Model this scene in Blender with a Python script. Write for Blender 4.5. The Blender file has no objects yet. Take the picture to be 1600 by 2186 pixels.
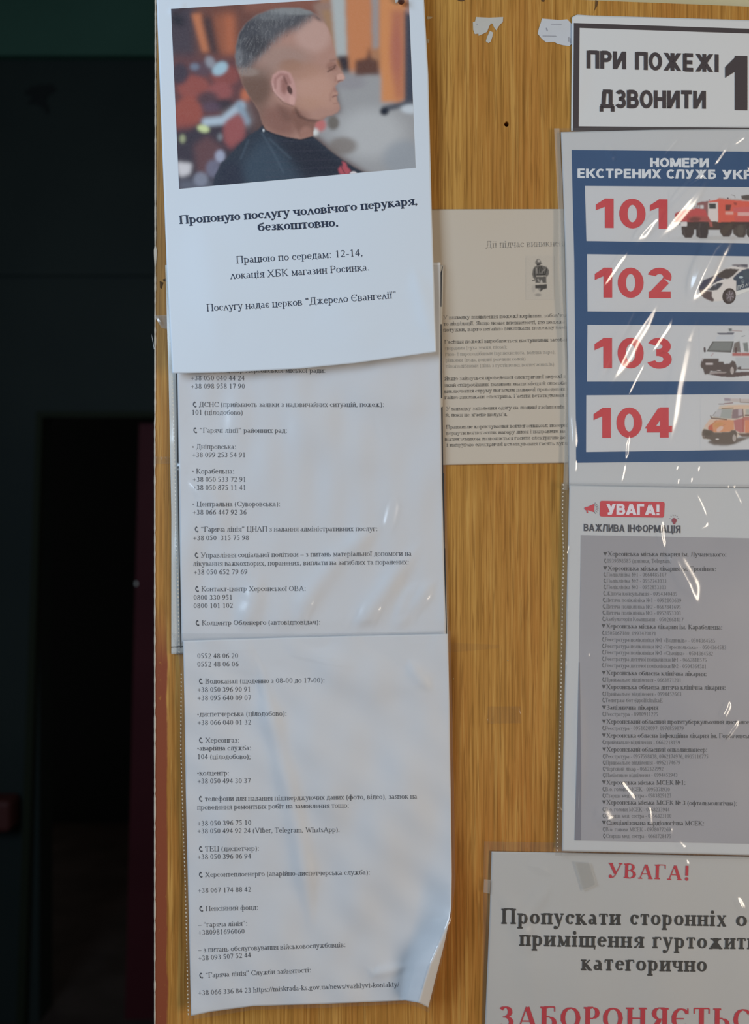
import bpy, math, random
import numpy as np

# ------------------------------------------------------------------ frame, camera, light
S = 0.000373          # metres per photo pixel on the board's front face
D = 0.75              # camera distance from the board
ZC = 1.6              # height of the picture centre above the floor
scene = bpy.context.scene
scene.view_settings.view_transform = 'Standard'
scene.view_settings.look = 'None'
scene.view_settings.gamma = 1.0
scene.view_settings.exposure = 0.0
scene.view_settings.use_curve_mapping = False

cam_d = bpy.data.cameras.new('camera')
cam = bpy.data.objects.new('camera', cam_d)
scene.collection.objects.link(cam)
cam.location = (0, -D, ZC)
cam.rotation_euler = (math.pi/2, 0, 0)
cam_d.sensor_fit = 'VERTICAL'
cam_d.sensor_height = 36
cam_d.lens = 36*D/(2186*S)
cam_d.clip_start = 0.01
cam_d.dof.use_dof = True
cam_d.dof.focus_distance = D - 0.003
cam_d.dof.aperture_fstop = 5
scene.camera = cam

world = bpy.data.worlds.new('world')
scene.world = world
world.use_nodes = True
world.node_tree.nodes['Background'].inputs[0].default_value = (0.95, 0.92, 0.88, 1)
world.node_tree.nodes['Background'].inputs[1].default_value = 0.10

def area(name, loc, target, sx, sy, power, col):
    l = bpy.data.lights.new(name, 'AREA')
    l.shape = 'RECTANGLE'; l.size = sx; l.size_y = sy; l.energy = power; l.color = col
    o = bpy.data.objects.new(name, l); scene.collection.objects.link(o)
    o.location = loc
    from mathutils import Vector
    o.rotation_euler = (Vector(target)-Vector(loc)).to_track_quat('-Z', 'Y').to_euler()
    return o
area('window_light', (-1.2, -1.1, 2.15), (0.0, 0, 1.6), 0.8, 1.1, 25, (0.62, 0.80, 1.0))
area('warm_fill', (1.75, -1.5, 1.3), (0.1, 0, 1.45), 0.45, 1.3, 28, (1.0, 0.86, 0.70))  # added warm fill from the right, made tall so sleeve creases catch it

# ------------------------------------------------------------------ helpers
def W(px, py, z):
    k = (D - z)/D
    return np.stack([(px-800)*S*k, -z, ZC+(1093-py)*S*k], -1)

def lin(c):
    c = np.asarray(c, float)/255.0
    return np.where(c <= 0.04045, c/12.92, ((c+0.055)/1.055)**2.4)

def gain(c, g=1.0):
    return tuple(np.clip(lin(c)*np.asarray(g), 0, 0.92))

def link(o, parent=None):
    scene.collection.objects.link(o)
    if parent is not None: o.parent = parent
    return o

def tag(o, label=None, cat=None, group=None, kind=None):
    if label: o['label'] = label
    if cat: o['category'] = cat
    if group: o['group'] = group
    if kind: o['kind'] = kind
    return o

def mesh_obj(name, verts, faces, mat, parent=None, smooth=True, cols=None):
    me = bpy.data.meshes.new(name)
    verts = np.asarray(verts, dtype=np.float32).reshape(-1, 3)
    if isinstance(faces, np.ndarray):
        n = faces.shape[1]; m = len(faces)
        me.vertices.add(len(verts)); me.vertices.foreach_set('co', verts.ravel())
        me.loops.add(m*n); me.loops.foreach_set('vertex_index', faces.astype(np.int32).ravel())
        me.polygons.add(m); me.polygons.foreach_set('loop_start', np.arange(0, m*n, n, dtype=np.int32))
        me.polygons.foreach_set('loop_total', np.full(m, n, dtype=np.int32))
        me.update(calc_edges=True); me.validate()
    else:
        me.from_pydata(verts.tolist(), [], faces); me.update()
    if smooth: me.polygons.foreach_set('use_smooth', np.ones(len(me.polygons), dtype=bool))
    if cols is not None:
        a = me.color_attributes.new('Col', 'FLOAT_COLOR', 'POINT')
        c = np.ones((len(verts), 4), dtype=np.float32); c[:, :3] = cols
        a.data.foreach_set('color', c.ravel())
    me.materials.append(mat)
    return link(bpy.data.objects.new(name, me), parent)

def grid_faces(nu, nv):
    i = np.arange(nu*nv).reshape(nv, nu)
    # orientation: front faces look at -Y
    return np.stack([i[:-1, :-1].ravel(), i[1:, :-1].ravel(), i[1:, 1:].ravel(), i[:-1, 1:].ravel()], -1)

def poly_eval(pts, t):
    p = np.asarray(pts, float)
    seg = np.hypot(*(p[1:]-p[:-1]).T); a = np.concatenate([[0], np.cumsum(seg)]); a /= a[-1]
    return np.stack([np.interp(t, a, p[:, 0]), np.interp(t, a, p[:, 1])], -1)

def coons(top, bottom, left, right, step=4.0):
    """patch bounded by four polylines in board pixels; returns px,py arrays (nv,nu)"""
    tl, tr, bl, br = map(np.array, (top[0], top[-1], bottom[0], bottom[-1]))
    nu = max(2, int(np.hypot(*(tr-tl))/step)+1); nv = max(2, int(np.hypot(*(bl-tl))/step)+1)
    u = np.linspace(0, 1, nu); v = np.linspace(0, 1, nv)
    T, B, L, R = poly_eval(top, u), poly_eval(bottom, u), poly_eval(left, v), poly_eval(right, v)
    U = u[None, :, None]; V = v[:, None, None]
    P = (1-V)*T[None]+V*B[None]+(1-U)*L[:, None]+U*R[:, None] \
        - ((1-U)*(1-V)*tl+U*(1-V)*tr+(1-U)*V*bl+U*V*br)
    return P[..., 0], P[..., 1]

def quad(tl, tr, br, bl, step=6):
    return coons([tl, tr], [bl, br], [tl, bl], [tr, br], step)

def patch(name, pp, zf, dz, mat, parent=None, cols=None, thick=0):
    X, Y = pp
    nv, nu = X.shape
    v = W(X.ravel(), Y.ravel(), zf(X, Y).ravel()+dz)
    o = mesh_obj(name, v, grid_faces(nu, nv), mat, parent, cols=cols)
    if thick:
        m = o.modifiers.new('thickness', 'SOLIDIFY'); m.thickness = thick; m.offset = -1
    return o

def ridge_val(X, Y, pts, sg, h, taper=0.25):
    p = np.asarray(pts, float)
    seg = np.hypot(*(p[1:]-p[:-1]).T); acc = np.concatenate([[0], np.cumsum(seg)]); tot = acc[-1]
    best = np.full(X.shape, 1e9); par = np.zeros(X.shape)
    for k in range(len(p)-1):
        d = p[k+1]-p[k]; L = seg[k]
        t = np.clip(((X-p[k, 0])*d[0]+(Y-p[k, 1])*d[1])/(L*L), 0, 1)
        q = np.hypot(X-(p[k, 0]+t*d[0]), Y-(p[k, 1]+t*d[1]))
        m = q < best
        best = np.where(m, q, best); par = np.where(m, (acc[k]+t*L)/tot, par)
    w = np.clip(np.minimum(par, 1-par)/taper, 0, 1)
    w = w*w*(3-2*w)
    return h*0.001*w*np.exp(-0.5*(best/(sg*(0.35+0.65*w)))**2)

def field(base, ridges=(), amp=0.0, sc=200.0, seed=0, extra=None):
    rnd = np.random.RandomState(seed)
    wv = [(rnd.uniform(0.5, 1.6)/sc, rnd.uniform(0, 2*np.pi), rnd.uniform(0, 2*np.pi)) for _ in range(7)]
    def f(X, Y):
        X = np.asarray(X, float); Y = np.asarray(Y, float)
        z = np.full(X.shape, base*0.001)
        if amp:
            for k, a, p in wv:
                z = z + amp*0.001/4*np.sin(2*np.pi*k*(X*np.cos(a)+Y*np.sin(a)*0.7)+p)
        for r in ridges: z = z+ridge_val(X, Y, *r)
        if extra: z = z+extra(X, Y)*0.001
        return z
    return f

def creases(lst, base=()):
    """film creases: flank slope kept near the angle that catches the area lights"""
    out = []
    for pts, sg, h, tp in lst:
        sg = max(sg*1.25, 2.1); k = 1.0 if h >= 1.1 else 0.75
        if sg > 6: k = 0.95 if h >= 2.5 else 0.62
        out.append((pts, sg, k*0.27*sg, tp))
    return out

# ------------------------------------------------------------------ materials
def nodemat(name):
    m = bpy.data.materials.new(name); m.use_nodes = True
    nt = m.node_tree; b = nt.nodes['Principled BSDF']
    return m, nt, b

def plain(name, col, rough=0.6, spec=0.3, metal=0.0):
    m, nt, b = nodemat(name)
    b.inputs['Base Color'].default_value = (*col, 1)
    b.inputs['Roughness'].default_value = rough
    b.inputs['Specular IOR Level'].default_value = spec
    b.inputs['Metallic'].default_value = metal
    return m

def paper_mat(name, col, rough=0.6, mottle=0.04, tint=(0.9, 0.85, 0.75), spec=0.25, scale=6, bump=0.08):
    m, nt, b = nodemat(name)
    tc = nt.nodes.new('ShaderNodeTexCoord')
    n = nt.nodes.new('ShaderNodeTexNoise'); n.inputs['Scale'].default_value = scale
    n.inputs['Detail'].default_value = 4
    nt.links.new(tc.outputs['Object'], n.inputs['Vector'])
    r = nt.nodes.new('ShaderNodeMapRange'); r.inputs[1].default_value = 0.35; r.inputs[2].default_value = 0.7
    r.inputs[3].default_value = 0; r.inputs[4].default_value = 1
    nt.links.new(n.outputs['Fac'], r.inputs[0])
    mx = nt.nodes.new('ShaderNodeMix'); mx.data_type = 'RGBA'
    mx.inputs[6].default_value = (*col, 1)
    mx.inputs[7].default_value = (*[c*(1-mottle*4*(1-t)) for c, t in zip(col, tint)], 1)
    nt.links.new(r.outputs[0], mx.inputs[0])
    nt.links.new(mx.outputs[2], b.inputs['Base Color'])
    b.inputs['Roughness'].default_value = rough
    b.inputs['Specular IOR Level'].default_value = spec
    f = nt.nodes.new('ShaderNodeTexNoise'); f.inputs['Scale'].default_value = 900
    nt.links.new(tc.outputs['Object'], f.inputs['Vector'])
    bp = nt.nodes.new('ShaderNodeBump'); bp.inputs['Strength'].default_value = bump; bp.inputs['Distance'].default_value = 0.0002
    nt.links.new(f.outputs['Fac'], bp.inputs['Height']); nt.links.new(bp.outputs[0], b.inputs['Normal'])
    return m

def ink(name, col, rough=0.55, fade=0.0, paper=(0.6, 0.58, 0.53), scale=60):
    m, nt, b = nodemat(name)
    b.inputs['Roughness'].default_value = rough
    b.inputs['Specular IOR Level'].default_value = 0.2
    if fade:
        tc = nt.nodes.new('ShaderNodeTexCoord')
        n = nt.nodes.new('ShaderNodeTexNoise'); n.inputs['Scale'].default_value = scale; n.inputs['Detail'].default_value = 3
        nt.links.new(tc.outputs['Object'], n.inputs['Vector'])
        r = nt.nodes.new('ShaderNodeMapRange'); r.inputs[1].default_value = 0.4; r.inputs[2].default_value = 0.68
        r.inputs[3].default_value = fade*0.25; r.inputs[4].default_value = fade
        nt.links.new(n.outputs['Fac'], r.inputs[0])
        mx = nt.nodes.new('ShaderNodeMix'); mx.data_type = 'RGBA'
        mx.inputs[6].default_value = (*col, 1); mx.inputs[7].default_value = (*paper, 1)
        nt.links.new(r.outputs[0], mx.inputs[0]); nt.links.new(mx.outputs[2], b.inputs['Base Color'])
    else:
        b.inputs['Base Color'].default_value = (*col, 1)
    return m

def film_mat(name, haze=0.06, rough=0.12, fac=0.09, hazecol=(0.8, 0.8, 0.8)):
    """clear polypropylene: see-through, fresnel gloss, a little milky haze"""
    m = bpy.data.materials.new(name); m.use_nodes = True
    nt = m.node_tree; nt.nodes.clear()
    out = nt.nodes.new('ShaderNodeOutputMaterial')
    tr = nt.nodes.new('ShaderNodeBsdfTransparent'); tr.inputs[0].default_value = (0.97, 0.97, 0.97, 1)
    df = nt.nodes.new('ShaderNodeBsdfDiffuse'); df.inputs[0].default_value = (*hazecol, 1)
    gl = nt.nodes.new('ShaderNodeBsdfGlossy'); gl.inputs['Roughness'].default_value = rough
    lw = nt.nodes.new('ShaderNodeLayerWeight'); lw.inputs[0].default_value = 0.5
    fr = nt.nodes.new('ShaderNodeMath'); fr.operation = 'POWER'; fr.inputs[1].default_value = 4.0
    nt.links.new(lw.outputs['Facing'], fr.inputs[0])
    ma = nt.nodes.new('ShaderNodeMath'); ma.operation = 'MULTIPLY_ADD'; ma.inputs[1].default_value = 0.8; ma.inputs[2].default_value = fac
    m1 = nt.nodes.new('ShaderNodeMixShader'); m1.inputs[0].default_value = haze
    m2 = nt.nodes.new('ShaderNodeMixShader')
    nt.links.new(fr.outputs[0], ma.inputs[0]); nt.links.new(ma.outputs[0], m2.inputs[0])
    nt.links.new(tr.outputs[0], m1.inputs[1]); nt.links.new(df.outputs[0], m1.inputs[2])
    nt.links.new(m1.outputs[0], m2.inputs[1]); nt.links.new(gl.outputs[0], m2.inputs[2])
    nt.links.new(m2.outputs[0], out.inputs[0])
    return m

def print_mat(name):
    m, nt, b = nodemat(name)
    a = nt.nodes.new('ShaderNodeAttribute'); a.attribute_name = 'Col'
    nt.links.new(a.outputs['Color'], b.inputs['Base Color'])
    b.inputs['Roughness'].default_value = 0.5; b.inputs['Specular IOR Level'].default_value = 0.3
    return m

FILM = film_mat('clear_film', 0.03, 0.17, 0.09)
FILM_STRIP = film_mat('ribbed_film', 0.28, 0.25, 0.12, (0.75, 0.72, 0.66))
TAPE = film_mat('clear_tape', 0.22, 0.2, 0.12, (0.8, 0.78, 0.72))
PRINT = print_mat('colour_print')
BLACK = ink('black_ink', (0.025, 0.027, 0.035))

# ------------------------------------------------------------------ serif lettering, drawn stroke by stroke with a flat nib
G = {
'а': (44, "A 20 33 11 12.5 0 150;I 31 5 33 0;A 17 13 11 12.5 50 330;L 31 5 36 1 41 5"),
'б': (50, "A 25 21 19 21 0 360;N 6 22 8 44 18 54 38 58 43 66"),
'в': (47, "I 10 0 46;A 24 35 12 11 -90 90;L 10 46 24 46;L 10 24 24 24;A 26 12 14 12 -90 90;L 10 0 26 0"),
'г': (41, "I 10 0 46;L 10 46 37 46 37 35"),
'ґ': (41, "I 10 0 46;L 10 46 37 46 37 56"),
'д': (50, "L 4 -9 4 1 47 1 47 -9;N 12 1 18 20 18 46;I 38 1 46 2;L 12 46 42 46"),
'е': (44, "A 23 23 17 22.5 5 320;L 6 26 40 26"),
'є': (42, "A 23 23 17 22.5 40 320;L 6 24 30 24"),
'ж': (68, "I 34 0 46;L 34 24 17 43 8 43;L 34 24 51 43 60 43;K 32 25 13 2;K 36 25 55 2;H 10 1 14;H 58 1 14"),
'з': (40, "A 18 34.5 13 11 -90 150;A 18 12 15 12 -150 90;L 12 24 20 24"),
'и': (52, "I 11 0 46;I 41 0 46;L 11 3 41 43"),
'й': (52, "I 11 0 46;I 41 0 46;L 11 3 41 43;A 26 62 8 7 190 350"),
'к': (50, "I 11 0 46;L 11 23 18 24 36 43 42 44;K 20 26 41 2;H 43 1 14"),
'л': (50, "I 39 0 46;L 14 46 42 46;N 18 46 16 14 11 2 4 3"),
'λ': (50, "L 8 2 24 46;K 25 45 42 2;H 8 1 14;H 42 1 14"),
'м': (62, "I 51 0 46;L 12 46 10 0;H 10 1 15;K 12 45 30 3;L 31 3 50 45;H 9 45 8"),
'н': (52, "I 11 0 46;I 41 0 46;L 11 24 41 24"),
'о': (48, "A 24 23 18.5 22.5 0 360"),
'п': (52, "I 11 0 46;I 41 0 46;L 11 46 41 46"),
'р': (50, "I 11 -20 46;A 27 23 15 22.5 -130 130"),
'с': (43, "A 23 23 17 22.5 40 320;D 35 36"),
'т': (44, "I 22 0 46 1;L 4 35 4 46 40 46 40 35"),
'у': (47, "K 10 45 25 4;L 40 45 22 -10 14 -19 6 -17;H 9 45 16;H 39 45 13;D 7 -15"),
'ф': (68, "I 34 -20 66;A 20 23 13 22.5 0 360;A 48 23 13 22.5 0 360"),
'х': (48, "K 10 45 37 1;L 38 45 10 1;H 10 45 14;H 38 45 13;H 10 1 13;H 38 1 14"),
'ц': (52, "I 11 0 46;I 41 0 46;L 11 0 49 0 49 -11"),
'ч': (50, "I 39 0 46;I 10 26 46 2;N 10 27 14 20 24 18 39 22"),
'ш': (78, "I 11 0 46;I 38 0 46;I 66 0 46;L 11 0 66 0"),
'щ': (78, "I 11 0 46;I 38 0 46;I 66 0 46;L 11 0 74 0 74 -11"),
'ь': (46, "I 11 0 46;A 24 12.5 14 12.5 -90 90;L 11 25 24 25;L 11 0 24 0"),
'ю': (70, "I 10 0 46;A 47 23 17 22.5 0 360;L 10 24 30 24"),
'я': (47, "I 38 0 46;A 22 34 13 11.5 90 270;L 22 46 38 46;L 22 22.5 38 22.5;L 28 22 12 2;H 9 1 10"),
'і': (27, "I 13 0 46;D 13 61"),
'ї': (27, "I 13 0 46;D 5 61;D 21 61"),
'0': (50, "A 25 33 17 32.5 0 360"),
'1': (50, "I 26 0 66 1;L 26 64 13 56"),
'2': (50, "A 24 48 15 18 -25 165;L 38 41 28 24 8 4;K 8 3 42 3"),
'3': (50, "A 22 50 14 16 -80 150;A 21 18 17 18 -150 80"),
'4': (50, "I 32 0 66 0;L 32 64 6 20;K 6 19 45 19"),
'5': (50, "A 20 21 18 21 -140 110;L 14 64 11 40;K 14 63 39 63"),
'6': (50, "A 26 21 17 21 0 360;N 9 22 13 44 26 58 42 66"),
'7': (50, "K 7 62 42 62;N 42 62 20 0"),
'8': (50, "A 25 50 14 16 0 360;A 25 17 17 17.5 0 360"),
'9': (50, "A 24 45 17 21 0 360;N 41 44 37 22 24 8 8 0"),
'+': (56, "L 28 6 28 50;L 6 28 50 28"),
'-': (33, "K 5 20 28 20"), '–': (50, "L 2 22 48 22"), '(': (33, "A 33 24 24 46 125 235"),
')': (33, "A 0 24 24 46 -55 55"), ':': (28, "D 14 4;D 14 41"), '.': (25, "D 12 4"),
',': (25, "D 12 4;L 15 4 8 -12"), ';': (28, "D 14 4;D 14 41;L 17 4 10 -12"),
'"': (38, "K 11 66 11 48;K 27 66 27 48"), '“': (44, "D 11 52;L 8 52 15 66;D 30 52;L 27 52 34 66"),
'”': (44, "D 13 62;L 16 62 8 48;D 32 62;L 35 62 27 48"), '/': (28, "L 2 -2 26 68"),
"'": (20, "K 10 66 10 48"), '`': (20, "K 8 66 14 50"),
'«': (48, "L 22 40 8 23 22 6;L 40 40 26 23 40 6"), '»': (48, "L 8 40 22 23 8 6;L 26 40 40 23 26 6"),
'№': (92, "I 12 0 66;I 48 0 66;K 12 64 48 2;A 74 36 11 14 0 360;L 62 10 86 10"),
'!': (33, "K 16 66 16 20;D 16 5"), '@': (90, "A 45 25 38 38 -60 290;A 45 24 15 18 0 360;L 60 40 60 12 72 8 82 20"),
'☏': (64, "Q 30 66 16 50 13 28 24 8 40 -4;Z 26 68 40 52;Z 38 -6 52 10"),
'▫': (30, "L 6 22 6 36 20 36 20 22 6 22"), '▼': (74, "F 2 60 66 60 34 2"), ' ': (25, ""),
'А': (72, "L 9 2 34 66;K 36 64 60 2;L 18 22 52 22;H 9 1 18;H 60 1 20"),
'Б': (60, "I 14 0 66;A 33 18 19 18 -90 90;L 14 36 33 36;L 14 0 33 0;L 14 66 50 66 50 52"),
'В': (66, "I 14 0 66;A 34 50.5 15 15.5 -90 90;L 14 66 34 66;L 14 35 36 35;A 36 17.5 20 17.5 -90 90;L 14 0 36 0"),
'Г': (58, "I 14 0 66;L 14 66 53 66 53 48"),
'Д': (70, "L 5 -14 5 1 65 1 65 -14;L 16 1 24 30 25 66;I 54 1 66 2;L 18 66 58 66"),
'Е': (62, "I 14 0 66;L 14 66 53 66 53 52;L 14 35 40 35;L 40 44 40 26;L 14 0 55 0 57 16"),
'Є': (66, "A 35 33 28 33 35 325;L 8 34 44 34;L 58 66 58 48"),
'Ж': (94, "I 47 0 66;L 47 35 24 62 10 64;L 47 35 70 62 84 64;K 44 36 18 2;K 50 36 76 2;H 14 1 18;H 80 1 18"),
'З': (52, "A 22 50 19 16 -90 150;A 22 18 23 18 -150 90;L 14 34 24 34"),
'И': (74, "I 14 0 66;I 58 0 66;L 14 4 58 62"),
'І': (33, "I 16 0 66"),
'К': (68, "I 14 0 66;L 14 34 24 35 48 62 58 64;K 26 36 56 2;H 58 1 16"),
'Л': (70, "I 56 0 66;L 20 66 62 66;N 26 66 23 20 16 2 6 4"),
'М': (88, "I 73 0 66;L 16 66 14 0;H 14 1 18;K 16 64 43 4;L 44 4 72 64;H 13 65 12"),
'Н': (72, "I 14 0 66;I 58 0 66;L 14 34 58 34"),
'О': (72, "A 36 33 29 32.5 0 360"),
'П': (72, "I 14 0 66;I 58 0 66;L 14 66 58 66"),
'Р': (56, "I 14 0 66;A 33 49 17 17 -90 90;L 14 66 33 66;L 14 32 33 32"),
'С': (67, "A 37 33 29 32.5 38 322;L 60 66 60 46;L 61 2 61 14"),
'Т': (61, "I 30 0 66 1;L 5 50 5 66 56 66 56 50"),
'У': (70, "K 12 64 36 20;L 62 64 34 10 24 0 10 3;H 12 65 20;H 61 65 16;D 12 5"),
'Ф': (78, "I 39 0 66;A 24 33 17 21 0 360;A 54 33 17 21 0 360"),
'Х': (72, "K 13 64 58 2;L 59 64 13 2;H 13 65 20;H 59 65 16;H 12 1 16;H 59 1 20"),
'Ц': (72, "I 14 0 66;I 58 0 66;L 14 0 67 0 67 -14"),
'Ч': (66, "I 53 0 66;I 13 40 66 2;N 13 42 18 32 32 28 53 34"),
'Ш': (100, "I 14 0 66;I 50 0 66;I 86 0 66;L 14 0 86 0"),
'Ь': (58, "I 14 0 66;A 33 18 19 18 -90 90;L 14 36 33 36;L 14 0 33 0"),
'Ю': (100, "I 14 0 66;A 68 33 25 32.5 0 360;L 14 34 43 34"),
'Я': (66, "I 53 0 66;A 31 49 17 17 90 270;L 31 66 53 66;L 31 32 53 32;K 36 32 16 2;H 12 1 14"),
'V': (72, "K 12 64 36 2;L 60 64 37 2;H 12 65 20;H 60 65 16"),
'W': (94, "K 12 64 30 2;L 31 2 48 60;K 48 62 66 2;L 67 2 84 64;H 12 65 18;H 84 65 14"),
'b': (50, "I 11 0 66 2;A 27 23 15 22.5 -130 130"), 'd': (50, "I 38 0 66;A 22 23 15 22.5 45 315"),
'g': (50, "A 22 31 13 14 0 360;A 23 -8 17 10 0 360;L 12 18 10 8 30 4;L 33 42 44 44"),
'h': (50, "I 11 0 66;I 39 0 34 1;A 25 30 14 15 0 150"), 'i': (27, "I 13 0 46;D 13 61"),
'k': (50, "I 11 0 66;L 13 22 36 45;K 20 28 41 2;H 43 1 14;H 37 45 13"), 'l': (27, "I 13 0 66"),
'm': (78, "I 11 0 46;I 39 0 34 1;I 67 0 34 1;A 25 31 14 14 0 150;A 53 31 14 14 0 150"),
'n': (50, "I 11 0 46;I 39 0 34 1;A 25 31 14 14 0 150"),
'r': (35, "I 11 0 46;A 24 32 12 13 60 160;D 31 42"),
's': (38, "A 19 34 12 11.5 30 250;A 19 12 13 12 -150 80;L 14 26 24 22"),
't': (29, "I 12 4 60 0;L 2 46 25 46;A 18 8 8 8 180 330"),
'u': (50, "I 11 10 46 2;I 38 0 46;A 24 12 13 11 190 320"),
'v': (50, "K 10 45 25 2;L 40 45 26 2;H 10 45 14;H 40 45 13"),
'w': (72, "K 10 45 23 2;L 24 2 36 44;K 36 44 50 2;L 51 2 63 45;H 10 45 14;H 63 45 12"),
'z': (44, "L 7 36 7 45 37 45;K 36 44 8 2;L 8 1 38 1 38 11"),
}
for lat, cyr in zip("aeopcyxTEAHKMBOPC", "аеорсухТЕАНКМВОРС"): G[lat] = G[cyr]

_gc = {}
def glyph(ch, a, b, serif=True):
    key = (ch, a, b)
    if key in _gc: return _gc[key]
    adv, prog = G[ch]
    V, F = [], []
    def strip(pts, halves):
        p = np.asarray(pts, float); n = len(p)
        t = np.gradient(p, axis=0); t /= np.maximum(np.hypot(t[:, 0], t[:, 1]), 1e-6)[:, None]
        nn = np.stack([-t[:, 1], t[:, 0]], -1)
        if halves == 'nib': hw = np.sqrt((a*nn[:, 0])**2+(b*nn[:, 1])**2)
        else: hw = np.full(n, halves)
        o = len(V)
        for k in range(n):
            V.append(p[k]+nn[k]*hw[k]); V.append(p[k]-nn[k]*hw[k])
        for k in range(n-1):
            F.append((o+2*k, o+2*k+1, o+2*k+3, o+2*k+2))
    def rect(x0, y0, x1, y1):
        o = len(V); V.extend([np.array(q, float) for q in ((x0, y0), (x1, y0), (x1, y1), (x0, y1))]); F.append((o, o+1, o+2, o+3))
    for cmd in filter(None, prog.split(';')):
        c, *q = cmd.split(); q = list(map(float, q))
        if c == 'I':
            x, y0, y1 = q[:3]; fl = int(q[3]) if len(q) > 3 else 3
            rect(x-a, y0, x+a, y1)
            sw = a+5.2
            if fl & 1: rect(x-sw, y0-b*.4, x+sw, y0+2.2*b)
            if fl & 2: rect(x-sw, y1-2.2*b, x+sw, y1+b*.4)
        elif c in 'LKNQ':
            pts = np.array(q).reshape(-1, 2)
            if c == 'Q':
                s = np.linspace(0, len(pts)-1, 9); k = np.arange(len(pts))
                pts = np.stack([np.interp(s, k, pts[:, 0]), np.interp(s, k, pts[:, 1])], -1)
                strip(pts, 6.0)
            elif len(pts) > 2 and c == 'N': strip(pts, 'nib')
            else:
                for k in range(len(pts)-1):
                    strip(pts[k:k+2], {'L': b, 'K': a*0.95, 'N': a*.8}[c])
        elif c == 'Z':
            strip(np.array(q).reshape(-1, 2), 8.5)
        elif c == 'A':
            cx, cy, rx, ry, a0, a1 = q
            n = max(4, int(abs(a1-a0)/26)+1)
            th = np.radians(np.linspace(a0, a1, n))
            x = cx+(rx-a*.3)*np.cos(th); y = cy+(ry-b)*np.sin(th)
            nx = np.cos(th); ny = np.sin(th)
            hw = np.sqrt((a*nx)**2+(b*ny)**2)
            o = len(V)
            for k in range(n):
                V.append(np.array([x[k]+nx[k]*hw[k], y[k]+ny[k]*hw[k]])); V.append(np.array([x[k]-nx[k]*hw[k], y[k]-ny[k]*hw[k]]))
            for k in range(n-1): F.append((o+2*k, o+2*k+1, o+2*k+3, o+2*k+2))
        elif c == 'D':
            r = a*1.05+0.8; o = len(V)
            for k in range(7): V.append(np.array([q[0]+r*math.cos(k*2*math.pi/7), q[1]+r*math.sin(k*2*math.pi/7)]))
            F.append(tuple(range(o, o+7)))
        elif c == 'H':
            rect(q[0]-q[2]/2-1, q[1]-b*1.2, q[0]+q[2]/2+1, q[1]+b*1.2)
        elif c == 'F':
            o = len(V); pts = np.array(q).reshape(-1, 2)
            V.extend(list(pts)); F.append(tuple(range(o, o+len(pts))))
    _gc[key] = (adv, np.array(V).reshape(-1, 2), F)
    return _gc[key]

class Lettering:
    """collects lines of print in board pixels; build() lays them on a sheet's surface as one mesh"""
    def __init__(s): s.V = []; s.F = []; s.n = 0
    def add(s, P, F):
        s.V.append(P); s.F += [tuple(i+s.n for i in f) for f in F]; s.n += len(P)
    def line(s, text, x0, y0, x1, y1, em, a=4.3, b=2.0, sag=0.0, track=0.0):
        adv = [G[c][0]+track for c in text]; tot = sum(adv)-track
        d = np.array([x1-x0, y1-y0], float); L = np.hypot(*d); d /= L
        up = np.array([d[1], -d[0]]); kx = L/tot; ky = em/100.0
        x = 0
        for c, w in zip(text, adv):
            _, V, F = glyph(c, a, b)
            if len(V):
                u = (x+V[:, 0])*kx; v = V[:, 1]*ky
                P = np.array([x0, y0])+u[:, None]*d+v[:, None]*up
                P[:, 1] += sag*4*(u/L)*(1-u/L)
                s.add(P, F)
            x += w
    def build(s, name, zf, dz, mat, parent):
        P = np.concatenate(s.V)
        v = W(P[:, 0], P[:, 1], zf(P[:, 0], P[:, 1])+dz)
        return mesh_obj(name, v, s.F, mat, parent, smooth=False)

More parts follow.
